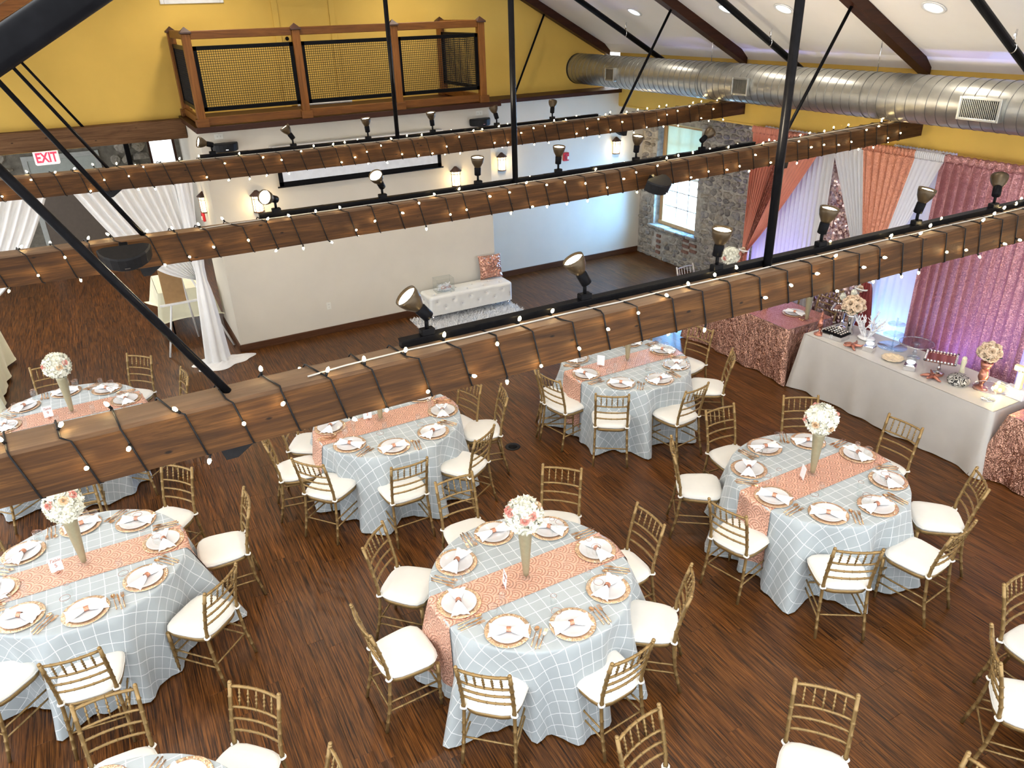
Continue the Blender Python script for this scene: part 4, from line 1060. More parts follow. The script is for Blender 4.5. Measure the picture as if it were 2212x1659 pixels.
# ================================================================== VASES, FLOWERS, CARDS
VZ = PZ
def make_vase():
    t = thing('trumpet_vase', 'x', 'vase')
    link('body', MB().lathe([(.012, .012), (.020, .016), (.024, .05), (.040, .25), (.052, .40), (.056, .432), (.053, .434), (.048, .40), (.03, .2), (.015, .05)], 26).mesh('body', X_['vase']), t)
    link('foot', MB().lathe([(.048, 0), (.050, .006), (.03, .012), (.012, .016)], 22).mesh('foot', X_['glass']), t)
    return t
def rose_mesh(name, mat, s=1.):
    m = MB(); rnd = random.Random(5)
    for li, (r, h, n, tilt) in enumerate(((.007, .020, 3, .1), (.013, .019, 4, .35), (.020, .016, 5, .65), (.026, .010, 6, 1.0))):
        for k in range(n):
            a = 2 * PI * k / n + li * .7; wd = 2.4 * PI / n * .5
            def fn(u, v):
                th = a + (u - .5) * 2 * wd; rr = r * (.35 + .65 * v) + .007 * v * v * tilt; z = -.012 + (h + .012) * v - .012 * v * v * tilt * (1 + abs(u - .5)) - .004 * (abs(u - .5) * 2) ** 2
                return (rr * s * math.cos(th), rr * s * math.sin(th), z * s)
            m.grid(fn, 4, 3)
    return m.mesh(name, mat)
RP, RPE, RC = rose_mesh('rose', X_['rose_pink']), rose_mesh('rose', X_['rose_peach']), rose_mesh('rose', X_['rose_cream'], 1.55)
def florets(R, n, seed, size=.03):
    rnd = random.Random(seed); m = MB()
    for i in range(n):
        z = 1 - 2 * (i + .5) / n; a = i * 2.399963 + rnd.uniform(-.2, .2); rr = math.sqrt(1 - z * z)
        N = Vector((rr * math.cos(a), rr * math.sin(a), z)); c = N * R * rnd.uniform(.93, 1.04); q = (N + Vector([rnd.uniform(-.35, .35) for _ in range(3)])).normalized()
        X = q.orthogonal().normalized(); X = Matrix.Rotation(rnd.uniform(0, 6), 3, q) @ X; Y = q.cross(X); s = size * rnd.uniform(.8, 1.2)
        for k in range(5):
            t = 2 * PI * k / 5; d = X * math.cos(t) + Y * math.sin(t); e = q.cross(d)
            m.add([c - q * .008, c + d * s * .55 + e * s * .42 + q * .004, c + d * s + q * (s * .38), c + d * s * .55 - e * s * .42 + q * .004], [(0, 1, 2), (0, 2, 3)], 0, False)
    return m
FLO = [florets(.118, 260, 3).mesh('florets', X_['petal']), florets(.118, 260, 4).mesh('florets', X_['petal'])]
COREM = MB().sphere((0, 0, 0), .112, 16, 10).mesh('core', X_['petal'])
VP, VU = make_vase(), []
def flower_ball(loc, seed, label, nr=7, r=1.):
    rnd = random.Random(seed); t = thing('flower_ball', label, 'flowers', loc, rnd.uniform(0, 6), 'hydrangea and rose balls'); t.scale = (r, r, r)
    link('core', COREM, t); tag(link('florets', FLO[seed % 2], t), kind='stuff')
    for k in range(nr):
        a = 2 * PI * k / nr + rnd.uniform(-.3, .3); z = rnd.uniform(-.45, .75); rr = math.sqrt(1 - z * z); N = Vector((rr * math.cos(a), rr * math.sin(a), z))
        link('rose', RPE if rnd.random() < .35 else RP, t, N * .128, N.to_track_quat('Z', 'X').to_euler())
for key, vx, vy in (('T6', 2.17, 3.98), ('T5', -.78, 5.90), ('TR', 5.09, 3.87), ('T3', 5.15, 6.75), ('T2', 2.07, 6.92), ('T9', -.81, 8.88)):
    ph = TAB[key][3]
    place(VP, VU, (vx, vy, VZ), 0, f'tall champagne trumpet vase in the middle of {ph}', 'trumpet vases')
    flower_ball((vx - .005, vy, VZ + .43 + .135), len(key) + int(vx * 10), f'ball of ivory hydrangeas and pink roses on the vase of {ph}', 9 if key == 'T6' else 6, 1.07)
place(VP, VU, (7.92, 6.52, VZ), 0, 'tall champagne trumpet vase on the near end of the sequin table', 'trumpet vases')
flower_ball((7.92, 6.52, VZ + .565), 5, 'ball of ivory hydrangeas on the near vase of the sequin table', 5)
place(VP, VU, (7.80, 7.90, VZ), 0, 'tall champagne trumpet vase on the far end of the sequin table', 'trumpet vases')
flower_ball((7.80, 7.90, VZ + .565), 8, 'ball of ivory hydrangeas on the far vase of the sequin table', 3)
def number_card(loc, rz, num, label):
    t = thing('table_number_card', label, 'card', loc, rz, 'table number cards')
    MB().box((-.045, -.001, .012), (.045, .001, .135)).build('card', X_['card'], t, None, (math.radians(-6), 0, 0))
    MB().sphere((0, -.005, .008), .012, 8, 5, sc=(1.6, 1, .8)).build('holder', X_['rim'], t)
    if num:
        a = text_mesh('Table', .036, .35); a.materials.append(X_['ink']); link('lettering', a, t, (0, .008, .106), (PI / 2 - math.radians(6), 0, 0)).location.y = .0085
        b = text_mesh(num, .044); b.materials.append(X_['ink']); link('numeral', b, t, (0, .0035, .062), (PI / 2 - math.radians(6), 0, 0))
number_card((-.965, 5.88, VZ), math.radians(6), '5', 'table number card facing the camera on the front left table')
number_card((-1.03, 8.85, VZ), math.radians(4), '9', 'table number card facing the camera on the rear left table')
number_card((1.95, 6.98, VZ), math.radians(-8), '2', 'table number card facing the camera on the rear centre table')
number_card((1.97, 3.96, VZ), math.radians(-102), '6', 'white table number card seen edge-on on the front centre table')
number_card((4.94, 3.86, VZ), math.radians(-118), None, 'white table number card seen edge-on on the front right table')
number_card((4.78, 6.78, VZ), math.radians(-50), None, 'small white card beside the vase of the rear right table')

# ================================================================== OTTOMAN CORNER
ot = thing('tufted_ottoman', 'long white tufted ottoman bench by the white wall', 'ottoman', (5.08, 11.16, 0), 0)
OW, OD, OZ0, OZ1 = .76, .22, .13, .45
def superq(u, v):
    pass
om = MB(); btn = []
def shell():
    n = 72; vs = []; levels = [(.0, OZ0), (.012, OZ0 + .01)] + [(.016, OZ0 + .03 + (OZ1 - OZ0 - .07) * k / 7) for k in range(8)] + [(.006, OZ1 - .018), (-.012, OZ1 - .004), (-.04, OZ1 + .004), (-.09, OZ1 + .008), (-.14, OZ1 + .010), (-.20, OZ1 + .010)]
    def ol(k, g):
        per = 2 * (2 * OW + 2 * OD); s = per * k / n; c = .05
        if s < 2 * OW: x, y, nx, ny = -OW + s, -OD, 0, -1
        elif s < 2 * OW + 2 * OD: x, y, nx, ny = OW, -OD + (s - 2 * OW), 1, 0
        elif s < 4 * OW + 2 * OD: x, y, nx, ny = OW - (s - 2 * OW - 2 * OD), OD, 0, 1
        else: x, y, nx, ny = -OW, OD - (s - 4 * OW - 2 * OD), -1, 0
        cx = max(-OW + c, min(OW - c, x)); cy = max(-OD + c, min(OD - c, y)); dx, dy = x - cx, y - cy; L = math.hypot(dx, dy)
        if L > 1e-6: x, y = cx + dx / L * c, cy + dy / L * c; nx, ny = dx / L, dy / L
        return x, y, nx, ny
    def dim(p):  # tufting dimples
        d = 0
        for b in btn: r2 = (Vector(p) - b).length_squared; d += math.exp(-r2 / .0011)
        return min(1, d)
    return n, levels, ol, dim
for k in range(6):
    for r_ in range(2):
        btn.append(Vector((-OW + .13 + k * .30 - (.15 if r_ else 0) + (.0 if not r_ else .0), -OD, OZ1 - .10 - r_ * .105))) if -OW + .02 < -OW + .13 + k * .30 - (.15 if r_ else 0) < OW - .02 else None
    for r_ in range(2):
        xx = -OW + .13 + k * .30 - (.15 if r_ else 0)
        if abs(xx) < OW - .05: btn.append(Vector((xx, -.10 + r_ * .14, OZ1 + .008)))
for y in (-.1, .08): btn.append(Vector((-OW, y, OZ1 - .12)))
n, lev, ol, dim = shell(); vs = []
# finer skin on the long front and the top through a grid per side
def side(fn, nu, nv): om.grid(fn, nu, nv)
def soft(p, nrm): 
    return Vector(p) - Vector(nrm) * .020 * dim(p)
R_ = .045
side(lambda u, v: soft((-OW + R_ + (2 * OW - 2 * R_) * u, -OD, OZ0 + (OZ1 - R_ - OZ0) * v), (0, -1, 0)), 90, 22)
side(lambda u, v: soft((OW - R_ - (2 * OW - 2 * R_) * u, OD, OZ0 + (OZ1 - R_ - OZ0) * v), (0, 1, 0)), 30, 6)
side(lambda u, v: soft((-OW, OD - R_ - (2 * OD - 2 * R_) * u, OZ0 + (OZ1 - R_ - OZ0) * v), (-1, 0, 0)), 20, 16)
side(lambda u, v: soft((OW, -OD + R_ + (2 * OD - 2 * R_) * u, OZ0 + (OZ1 - R_ - OZ0) * v), (1, 0, 0)), 12, 8)
side(lambda u, v: soft((-OW + R_ + (2 * OW - 2 * R_) * u, -OD + R_ + (2 * OD - 2 * R_) * v, OZ1 + .008 * math.sin(PI * u) * math.sin(PI * v)), (0, 0, 1)), 90, 24)
q = lambda t: (math.sin(t * PI / 2), math.cos(t * PI / 2))
for sy in (-1, 1):
    om.grid(lambda u, v: ((-OW + R_ + (2 * OW - 2 * R_) * u) * -sy, sy * (OD - R_ + R_ * q(1 - v)[0]), OZ1 - R_ + R_ * q(1 - v)[1] ), 60, 6)
for sx in (-1, 1):
    om.grid(lambda u, v: (sx * (OW - R_ + R_ * q(1 - v)[0]), sx * (-OD + R_ + (2 * OD - 2 * R_) * u), OZ1 - R_ + R_ * q(1 - v)[1]), 16, 6)
    for sy in (-1, 1):
        om.grid(lambda u, v: (sx * (OW - R_ + R_ * q(u)[0]), sy * (OD - R_ + R_ * q(u)[1]), OZ0 + (OZ1 - R_ - OZ0) * v), 6, 4)
        om.grid(lambda u, v: (sx * (OW - R_ + R_ * q(u)[0] * q(1 - v)[0]), sy * (OD - R_ + R_ * q(u)[1] * q(1 - v)[0]), OZ1 - R_ + R_ * q(1 - v)[1]), 6, 6)
om.box((-OW + .01, -OD + .01, OZ0), (OW - .01, OD - .01, OZ0 + .01))
om.build('upholstery', X_['leatherette'], ot)
bm2 = MB().sphere((0, 0, 0), .011, 8, 6).mesh('crystal_button', X_['chrome'])
for b in btn:
    nr = Vector((0, 0, 1)) if b.z > OZ1 else (Vector((-1, 0, 0)) if b.x <= -OW + 1e-6 else Vector((0, -1, 0)))
    link('crystal_button', bm2, ot, b - nr * .014)
lgm = MB().cyl((0, 0, 0), (0, 0, OZ0), .012, .018, 10).mesh('leg', X_['chrome'])
for x in (-OW + .06, OW - .06):
    for y in (-OD + .05, OD - .05): link('leg', lgm, ot, (x, y, 0))
# sequin pillow
pl = thing('sequin_pillow', 'square rose gold sequin pillow standing on the ottoman against the wall', 'pillow', (5.62, 11.27, .455), (math.radians(-12), 0, math.radians(-6)))
def pil(sgn):
    def fn(u, v):
        a, b_ = u * 2 - 1, v * 2 - 1; bul = (max(0, (1 - a ** 4) * (1 - b_ ** 4))) ** .5
        k = 1 - .07 * (1 - abs(b_) ** 2 ) * abs(a) ** 3 ; k2 = 1 - .07 * (1 - a * a) * abs(b_) ** 3
        return (.21 * a * k * sgn, -.075 * bul * sgn, .205 + .205 * b_ * k2)
    return fn
MB().grid(pil(1), 18, 18).grid(pil(-1), 18, 18).build('cover', sequin('rose_gold_sequin_pillow', (.84, .50, .38), (.34, .14, .10), 70., amount=.6), pl)
# acrylic card box
cb = thing('card_box', 'clear card box with paper shreds on the left end of the ottoman', 'box', (4.66, 11.14, .462), math.radians(-3))
a, b, h = .15, .10, .22
for lo, hi in (((-a, -b, 0), (a, -b + .005, h)), ((-a, b - .005, 0), (a, b, h)), ((-a, -b, 0), (-a + .005, b, h)), ((a - .005, -b, 0), (a, b, h)), ((-a, -b, 0), (a, b, .005)), ((-a, -b, h - .005), (a, b, h))):
    MB().box(lo, hi).build('panel', X_['glass'], cb)
ed = MB()
for x in (-a, a):
    for y in (-b, b): ed.box((x - .0018, y - .0018, 0), (x + .0018, y + .0018, h))
for z in (0, h):
    for y in (-b, b): ed.box((-a, y - .0018, z - .0018), (a, y + .0018, z + .0018))
    for x in (-a, a): ed.box((x - .0018, -b, z - .0018), (x + .0018, b, z + .0018))
ed.build('edge_trim', paint('edge_grey', (.55, .53, .48), .2, .1, bmp=0), cb)
sh = MB(); rnd = random.Random(3)
for k in range(160):
    p = Vector((rnd.uniform(-a + .03, a - .03), rnd.uniform(-b + .03, b - .03), .015 + rnd.random() ** 1.5 * .09)); d = Vector((rnd.uniform(-1, 1), rnd.uniform(-1, 1), rnd.uniform(-.5, .5))).normalized() * .025; e = d.orthogonal().normalized() * .005
    sh.add([p - d - e, p + d - e, p + d + e, p - d + e], [(0, 1, 2, 3)])
tag(sh.build('paper_shred', X_['white_cloth'], cb), kind='stuff')
ct = text_mesh('Cards', .075, .35); ct.materials.append(X_['ink']); link('lettering', ct, cb, (.0, -b - .002, .085), (PI / 2, 0, 0))
# shag rug
rg = thing('shag_rug', 'white shaggy rug under the front of the ottoman', 'rug', (4.97, 10.86, 0), math.radians(-1.5))
RW, RD = .90, .36
MB().box((-RW, -RD, .0005), (RW, RD, .014), .004).build('backing', X_['white_cloth'], rg)
pm_ = MB(); rnd = random.Random(8)
for k in range(7500):
    x, y = rnd.uniform(-RW - .01, RW + .01), rnd.uniform(-RD - .01, RD + .01); a = rnd.uniform(0, 2 * PI); L = rnd.uniform(.02, .05)
    d = Vector((math.cos(a) * L, math.sin(a) * L, rnd.uniform(.018, .045))); e = Vector((-math.sin(a), math.cos(a), 0)) * .006; p = Vector((x, y, .010))
    pm_.add([p - e, p + e, p + d + e * .5, p + d - e * .5], [(0, 1, 2, 3)])
tag(pm_.build('pile', cloth('shag_pile', (.84, .84, .84), .9), rg), kind='stuff')
# floor outlet
fo = thing('floor_outlet', 'round black outlet cover set in the floor between tables', 'outlet', (3.59, 6.83, 0))
MB().lathe([(.001, .006), (.06, .006), (.085, .005), (.09, .001)], 28).build('ring', X_['blackp'], fo)
MB().lathe([(.001, .009), (.05, .009), (.055, .006)], 24).build('lid', X_['black'], fo)
# ================================================================== DRAPES BEHIND THE HEAD TABLE
SHEER = cloth('white_sheer', (.90, .90, .91), .9, .40, var=.02)
CORAL = cloth('coral_drape', (.78, .30, .20), .8, .30, var=.06)
CORALS = sequin('coral_scallop_sequin', (.88, .42, .27), (.66, .24, .14), 140., amount=.40, metal=.3, rough=.4, trans=.2)
ROSES = sequin('rose_sequin_drape', (.76, .42, .40), (.48, .20, .19), 130., amount=.50, metal=.5, rough=.35, trans=.22)
BRONZ = sequin('bronze_sequin_stripe', (.64, .28, .20), (.34, .12, .09), 70., amount=.4, metal=.6)
SATIN = paint('dark_rose_satin', (.22, .035, .035), .3, .1, var=.2, bmp=0)
SHIM = sequin('shimmer_wall_sequin', (.95, .74, .71), (.20, .09, .09), 34., amount=.55, metal=.6, rough=.22)
DX, DZT = 8.85, 2.88
def drape(name, mat, label, y0, y1, path, x=DX, folds=6, amp=.03, u0=0., u1=1., nu=None, nv=36, header=True):
    """path(u, v) -> (y, z) with u across 0..1 over the whole swag and v down; x gets the folds"""
    seed = random.random() * 9; nu = nu or max(30, int(folds * 9))
    def fn(u, v):
        U = u0 + (u1 - u0) * u; y, z = path(U, v); k = .55 + .45 * math.sin(3 * U + seed)
        a = amp * (.45 if v < .03 else 1.) * k
        return (x + a * math.sin(2 * PI * folds * u + .6 * math.sin(5 * u + seed) + .5 * v), y + .3 * a * math.cos(2 * PI * folds * u * 1.0), z)
    m = MB().grid(fn, nu, nv)
    if header:
        def hd(u, v):
            y, z = path(u0 + (u1 - u0) * u, 0); return (x - .004 + .022 * math.cos(2 * PI * v) + .006 * math.sin(u * 90), y, z + .02 + .05 * math.sin(2 * PI * v) + .006 * math.sin(u * 120))
        m.grid(hd, nu, 8)
    o = m.build(name, mat); return tag(o, label, 'drape', 'drapes of the head table backdrop')
def straight(y0, y1, zt=DZT, zb=.02): return lambda u, v: (y0 + (y1 - y0) * u, zt + (zb - zt) * v)
def swag(ya, yb, tya, tyb, tz, fya, fyb, sagk=.0, zb=.02):
    """from the rod (ya..yb) gathered at the tie (tya..tyb at tz) and on to the floor (fya..fyb)"""
    def p(u, v):
        if v < .7:
            t = v / .7; a = ya + (yb - ya) * u; b = tya + (tyb - tya) * u
            s = t ** 1.0
            return (a + (b - a) * s + sagk * math.sin(PI * t) * u * .4, DZT + (tz - DZT) * t - abs(sagk) * math.sin(PI * t) * u)
        t = (v - .7) / .3; b = tya + (tyb - tya) * u; c = fya + (fyb - fya) * u; e = t ** .6
        return (b + (c - b) * e, tz + (zb - tz) * t)
    return p
sa = swag(8.76, 7.36, 8.70, 8.56, 1.08, 8.98, 8.62, .14)
drape('coral_curtain', CORAL, 'coral drape panel tied back at the far left of the backdrop', 0, 0, sa, 8.84, 8, .042, 0, .42)
drape('sequin_curtain', BRONZ, 'bronze sequin stripe drape between the two coral swags at left', 0, 0, sa, 8.82, 5, .04, .42, .66)
drape('coral_curtain', CORAL, 'coral drape panel sweeping diagonally beside the bronze stripe', 0, 0, sa, 8.80, 7, .042, .66, 1.)
drape('sheer_curtain', SHEER, 'white sheer drape lit violet behind the coral swag', 0, 0, straight(8.62, 7.30), 8.95, 17, .022)
drape('shimmer_curtain', SHIM, 'glittering sequin panel between the two white drapes', 0, 0, straight(7.62, 6.42), 9.02, 3, .008, header=False)
sb = swag(7.32, 5.66, 6.50, 6.36, 1.06, 6.52, 6.28, 0)
drape('white_curtain', SHEER, 'white drape left of the coral scallop drape', 0, 0, sb, 8.86, 7, .022, 0, .31)
drape('sequin_curtain', CORALS, 'coral scallop sequin drape in the middle of the backdrop', 0, 0, sb, 8.84, 7, .028, .31, .77)
drape('white_curtain', SHEER, 'white drape between the coral and the rose sequin drapes', 0, 0, sb, 8.83, 6, .022, .77, 1.)
drape('sheer_curtain', SHEER, 'white sheer drape glowing blue behind the dessert table', 0, 0, straight(6.45, 5.62), 8.97, 8, .02)
drape('sequin_curtain', ROSES, 'wide rose gold sequin drape behind the dessert table', 0, 0, straight(5.72, 4.24), 8.84, 13, .065, nv=20)
drape('sheer_curtain', SHEER, 'white sheer drape right of the rose sequin drape', 0, 0, straight(4.26, 3.35), 8.88, 10, .02)
drape('sequin_curtain', ROSES, 'rose gold sequin drape at the right edge of the backdrop', 0, 0, straight(3.35, 2.0), 8.84, 10, .03, nv=12)
# sash: dark rose satin hanging from the tie
drape('satin_sash', SATIN, 'dark rose satin sash hanging from the middle tie-back', 0, 0, lambda u, v: (6.34 + (.06 + .16 * v ** .7) * (u - .5) * 2, 1.18 - 1.15 * v), 8.80, 4, .03, header=False)['category'] = 'sash'
for y, z, l in ((8.63, 1.08, 'pale rosette tie-back on the coral swag'), (6.42, 1.08, 'tie-back knot on the middle swag')):
    t = thing('tie_back', l, 'tie-back', (8.79, y, z)); link('rosette', RC, t, (-.02, 0, 0), (0, -PI / 2, 0)); MB().tube([(.05 * math.cos(a), .09 * math.sin(a), .0) for a in [2 * PI * k / 14 for k in range(14)]], .012, 6, closed=True).build('band', X_['strap'], t)
rd = thing('drape_rod', 'white horizontal rod carrying the backdrop drapes under the yellow band', 'rod', (0, 0, 0))
MB().cyl((8.86, 8.85, 2.90), (8.86, 1.9, 2.90), .018, n=10).build('crossbar', X_['white_metal'], rd)
for y in (8.84, 6.3, 3.6): MB().cyl((9.1, y, 0), (9.1, y, 2.88), .018, n=8).cyl((9.1, y, 2.88), (8.86, y, 2.90), .012, n=6).build('upright', X_['white_metal'], rd)
# LED uplights behind the sheers
def uplight(loc, col, aim, en, label, size=110):
    t = thing('led_uplight', label, 'lamp', loc, 0, 'coloured led uplights')
    MB().box((-.07, -.09, 0), (.07, .09, .10), .01).build('housing', X_['blackp'], t)
    MB().lathe([(.001, .105), (.05, .103), (.055, .098)], 16).build('lens', emit('led_lens', col, 4.), t)
    light('uplight', 'SPOT', (loc[0], loc[1], loc[2] + .13), en, col, aim=aim, spot_size=math.radians(size), spot_blend=.8, shadow_soft_size=.05)
VIO = (.30, .26, 1.0)
for k, (y, e) in enumerate(((8.15, 110), (7.0, 70), (6.05, 110), (5.0, 110), (3.9, 110))):
    uplight((9.30, y, 0), VIO if k not in (2,) else (.22, .45, 1.0), (9.12, y, 2.2), e, ['violet led uplight behind the left sheer drape', 'violet led uplight behind the shimmer panel', 'blue led uplight behind the middle sheer drape', 'violet led uplight behind the wide sequin drape', 'violet led uplight behind the right sheer drape'][k])

# ================================================================== HEAD TABLE, DESSERT TABLE
SEQT = sequin('bronze_sequin_cloth', (.80, .48, .36), (.50, .27, .20), 170., amount=.45, metal=.85, rough=.26, crease=.08)
SEQTOP = sequin('rose_sequin_top', (.66, .30, .26), (.40, .15, .13), 120., amount=.25, metal=.5, rough=.35)
GREYC = cloth('oyster_satin_cloth', (.55, .53, .50), .42, var=.03, sheen=.2)
def rect_table(x0, x1, y0, y1, cloth_m, top_m, label_t, label_c, seed, wob=.02, flare=.05, fz=.006):
    t = thing('folding_table', label_t, 'table', (0, 0, 0))
    MB().box((x0 + .01, y0 + .01, .725), (x1 - .01, y1 - .01, .757), .004).build('tabletop', X_['whiteplas'], t)
    for x in (x0 + .12, x1 - .12):
        for y in (y0 + .15, y1 - .15): MB().cyl((x, y, 0), (x, y, .73), .014, n=8).build('leg', X_['black'], t)
    rnd = random.Random(seed); ph = [rnd.uniform(0, 6) for _ in range(8)]
    per = [(x0, y0), (x1, y0), (x1, y1), (x0, y1)]; pts = []; nrm = []
    for k in range(4):
        a, b = Vector(per[k]), Vector(per[(k + 1) % 4]); n_ = int((b - a).length / .045); d = (b - a).normalized(); nn = Vector((d.y, -d.x))
        for i in range(n_):
            f = i / n_; L = (b - a).length; e = min(f, 1 - f) * L; p = a.lerp(b, f); c = max(0, 1 - e / .16)
            pn = Vector((0, 0)); ctr = Vector(((x0 + x1) / 2, (y0 + y1) / 2))
            dg = Vector((math.copysign(1, p.x - ctr.x), math.copysign(1, p.y - ctr.y))).normalized()
            pts.append(p); nrm.append((nn, dg, c, len(pts)))
    n = len(pts); vs = []; lev = [0, .01, .02] + [.02 + .735 * k / 14 for k in range(1, 15)]
    def wv(i, q): return math.sin(i * .55 + ph[0]) * .6 + math.sin(i * .23 + ph[1]) * .5 + math.sin(i * .95 + ph[2]) * .35
    for d in lev:
        t_ = d / .755
        for i, p in enumerate(pts):
            nn, dg, c, _ = nrm[i]; off = nn * (.006 + .02 * t_ + wob * t_ ** 1.6 * wv(i, t_)) + dg * flare * 2.2 * c * t_
            z = .766 - d + (0 if d < .03 else .004 * math.sin(i * .8 + d * 12))
            vs.append((p.x + off.x, p.y + off.y, max(fz, z)))
    m = MB(); fs = [(l * n + i, l * n + (i + 1) % n, (l + 1) * n + (i + 1) % n, (l + 1) * n + i)[::-1] for l in range(len(lev) - 1) for i in range(n)]
    m.add(vs, fs, 0, True)
    m.add([(x0, y0, .7665), (x1, y0, .7665), (x1, y1, .7665), (x0, y1, .7665)], [(0, 1, 2, 3)], 1)
    o = m.build('tablecloth', [cloth_m, top_m]); tag(o, label_c, 'tablecloth'); return o
rect_table(7.56, 8.32, 3.74, 6.22, GREYC, GREYC, 'long folding table under the oyster grey cloth', 'plain oyster grey satin cloth on the long dessert table', 2, .026, .05)
rect_table(7.48, 8.30, 6.42, 8.28, SEQT, SEQTOP, 'folding table under the far bronze sequin cloth', 'bronze sequin cloth on the head table behind the dessert table', 3, .03, .05)
rect_table(7.62, 8.36, 1.75, 3.62, SEQT, SEQTOP, 'folding table under the near bronze sequin cloth', 'bronze sequin cloth on the table at the right edge', 4, .03, .10)
DZ = .767
chair_at(8.62, 6.95, 90, 'gold chiavari chair behind the near end of the sequin head table')
chair_at(8.62, 7.62, 90, 'gold chiavari chair behind the far end of the sequin head table')
SILV = paint('silver_chair_paint', (.55, .53, .50), .3, .6, bmp=.02)
wc = copy_tree(CH); wc.location = (7.86, 8.62, 0); wc.rotation_euler = (0, 0, PI + .1); tag(wc, 'silver chiavari chair before the stone wall behind the head table', 'chair', 'silver chairs')
for c in wc.children:
    if c.name.split('.')[0] not in ('cushion',):
        c.data = c.data.copy(); c.data.materials[0] = SILV
# place setting on the head table
for k, (y, w_) in enumerate(((6.80, 'at the near end of the sequin head table'), (7.50, 'at the far end of the sequin head table'))): setting(8.62, y, 180., w_, DZ, .62)
def candle(loc, label):
    t = thing('gold_votive', label, 'candle holder', loc, 0)
    MB().lathe([(.04, 0), (.045, .006), (.02, .012), (.016, .03), (.036, .045), (.040, .09), (.036, .09), (.03, .05), (.001, .045)], 18).build('cup', X_['cutlery'], t)
    MB().lathe([(.001, .05), (.028, .05), (.028, .07), (.001, .072)], 12).build('candle', emit('candle_glow', (1, .75, .4), 2.), t)
candle((7.80, 7.15, DZ), 'gold votive candle on the sequin head table')
# ---- dessert table pieces
def bouquet(t, c, n, R, seed):
    rnd = random.Random(seed)
    for k in range(n):
        z = 1 - 1.35 * (k + .5) / n; a = k * 2.4; r = math.sqrt(max(0, 1 - z * z)); N = Vector((r * math.cos(a), r * math.sin(a), z))
        link('rose', RC, t, Vector(c) + N * R, N.to_track_quat('Z', 'X').to_euler())
    m = MB()
    for k in range(14):
        a = rnd.uniform(0, 6.28); p = Vector(c) + Vector((math.cos(a), math.sin(a), -.3)) * R * .8; d = Vector((math.cos(a), math.sin(a), rnd.uniform(-.6, .4))).normalized() * .05; e = Vector((-math.sin(a), math.cos(a), 0)) * .016
        m.add([p, p + d * .5 + e, p + d, p + d * .5 - e], [(0, 1, 2, 3)])
    m.sphere(c, R * .75, 10, 7); m.build('leaves', X_['leaf'], t)
def seahorse(m, h=.22, r=.02):
    pts = []; rad = []
    for k in range(40):
        t = k / 39
        if t < .3: a = t / .3 * 1.7 * PI; p = (.0 + (.012 + .018 * t) * math.cos(a + .6), 0, .03 + (.012 + .018 * t) * math.sin(a + .6)); rr = r * (.3 + t)
        else: s = (t - .3) / .7; p = (.03 * math.sin(s * 2.6 * PI + .6) * (1 - .3 * s) + .01, 0, .035 + s * (h - .05)); rr = r * (.6 + .7 * math.sin(PI * min(1, s * 1.1)) - .1 * s)
        pts.append(p); rad.append(max(.004, rr * (1 + .14 * (k % 2))))
    m.tube(pts, rad, 8); T = Vector(pts[-1]); m.sphere(T, r * 1.0, 8, 6, sc=(1.3, .8, .9)); m.tube([T, T + Vector((-.045, 0, -.018))], [r * .6, r * .3], 7)
    for k in range(3): m.tube([T, T + Vector((.008 + .006 * k, 0, .028 - .004 * k))], [.005, .001], 5)
    return m
ROSEGOLD = paint('rose_gold_figure', (.50, .21, .15), .28, .75, var=.15, scale=30, bmp=.05)
t = thing('seahorse_figure', 'rose gold seahorse standing at the far end of the dessert table', 'figurine', (7.69, 6.10, DZ), .6)
seahorse(MB(), .22, .020).build('body', ROSEGOLD, t); MB().lathe([(.05, 0), (.05, .01), (.03, .02), (.015, .032)], 18).build('base', ROSEGOLD, t)
t = thing('seahorse_vase', 'rose gold seahorse vase holding cream roses near the right end', 'vase', (7.95, 4.13, DZ), .5)
seahorse(MB(), .25, .030).build('body', ROSEGOLD, t); MB().lathe([(.06, 0), (.06, .012), (.04, .02), (.02, .035)], 18).build('base', ROSEGOLD, t)
MB().lathe([(.02, .18), (.04, .2), (.05, .25), (.046, .25), (.02, .2)], 16).build('cup', ROSEGOLD, t); bouquet(t, (0, 0, .33), 13, .075, 1)
t = thing('rose_bouquet', 'cream rose bouquet in a mirrored vase at the far end of the dessert table', 'flowers', (8.02, 5.92, DZ), 0)
MB().lathe([(.035, 0), (.045, .01), (.03, .1), (.045, .17), (.05, .20), (.045, .2), (.02, .05)], 16).build('vase', X_['chrome'], t); bouquet(t, (0, 0, .27), 14, .085, 2)
t = thing('mirror_box', 'small mirrored box with crystal lid on the dessert table', 'box', (7.78, 5.92, DZ), .12)
MB().box((-.085, -.12, 0), (.085, .12, .055), .004).build('body', X_['chrome'], t); MB().box((-.09, -.125, .057), (.09, .125, .078), .005).build('lid', X_['black'], t)
cm = MB().lathe([(.012, 0), (.016, .006), (.001, .016)], 6, smooth=False).mesh('crystal', X_['chrome'])
for i in range(4):
    for j in range(6): link('crystal', cm, t, (-.06 + .04 * i, -.095 + .038 * j, .078))
MB().box((-.094, -.012, .02), (-.088, -.006, .06)).box((-.094, .006, .02), (-.088, .012, .06)).build('clasp', X_['white_metal'], t)
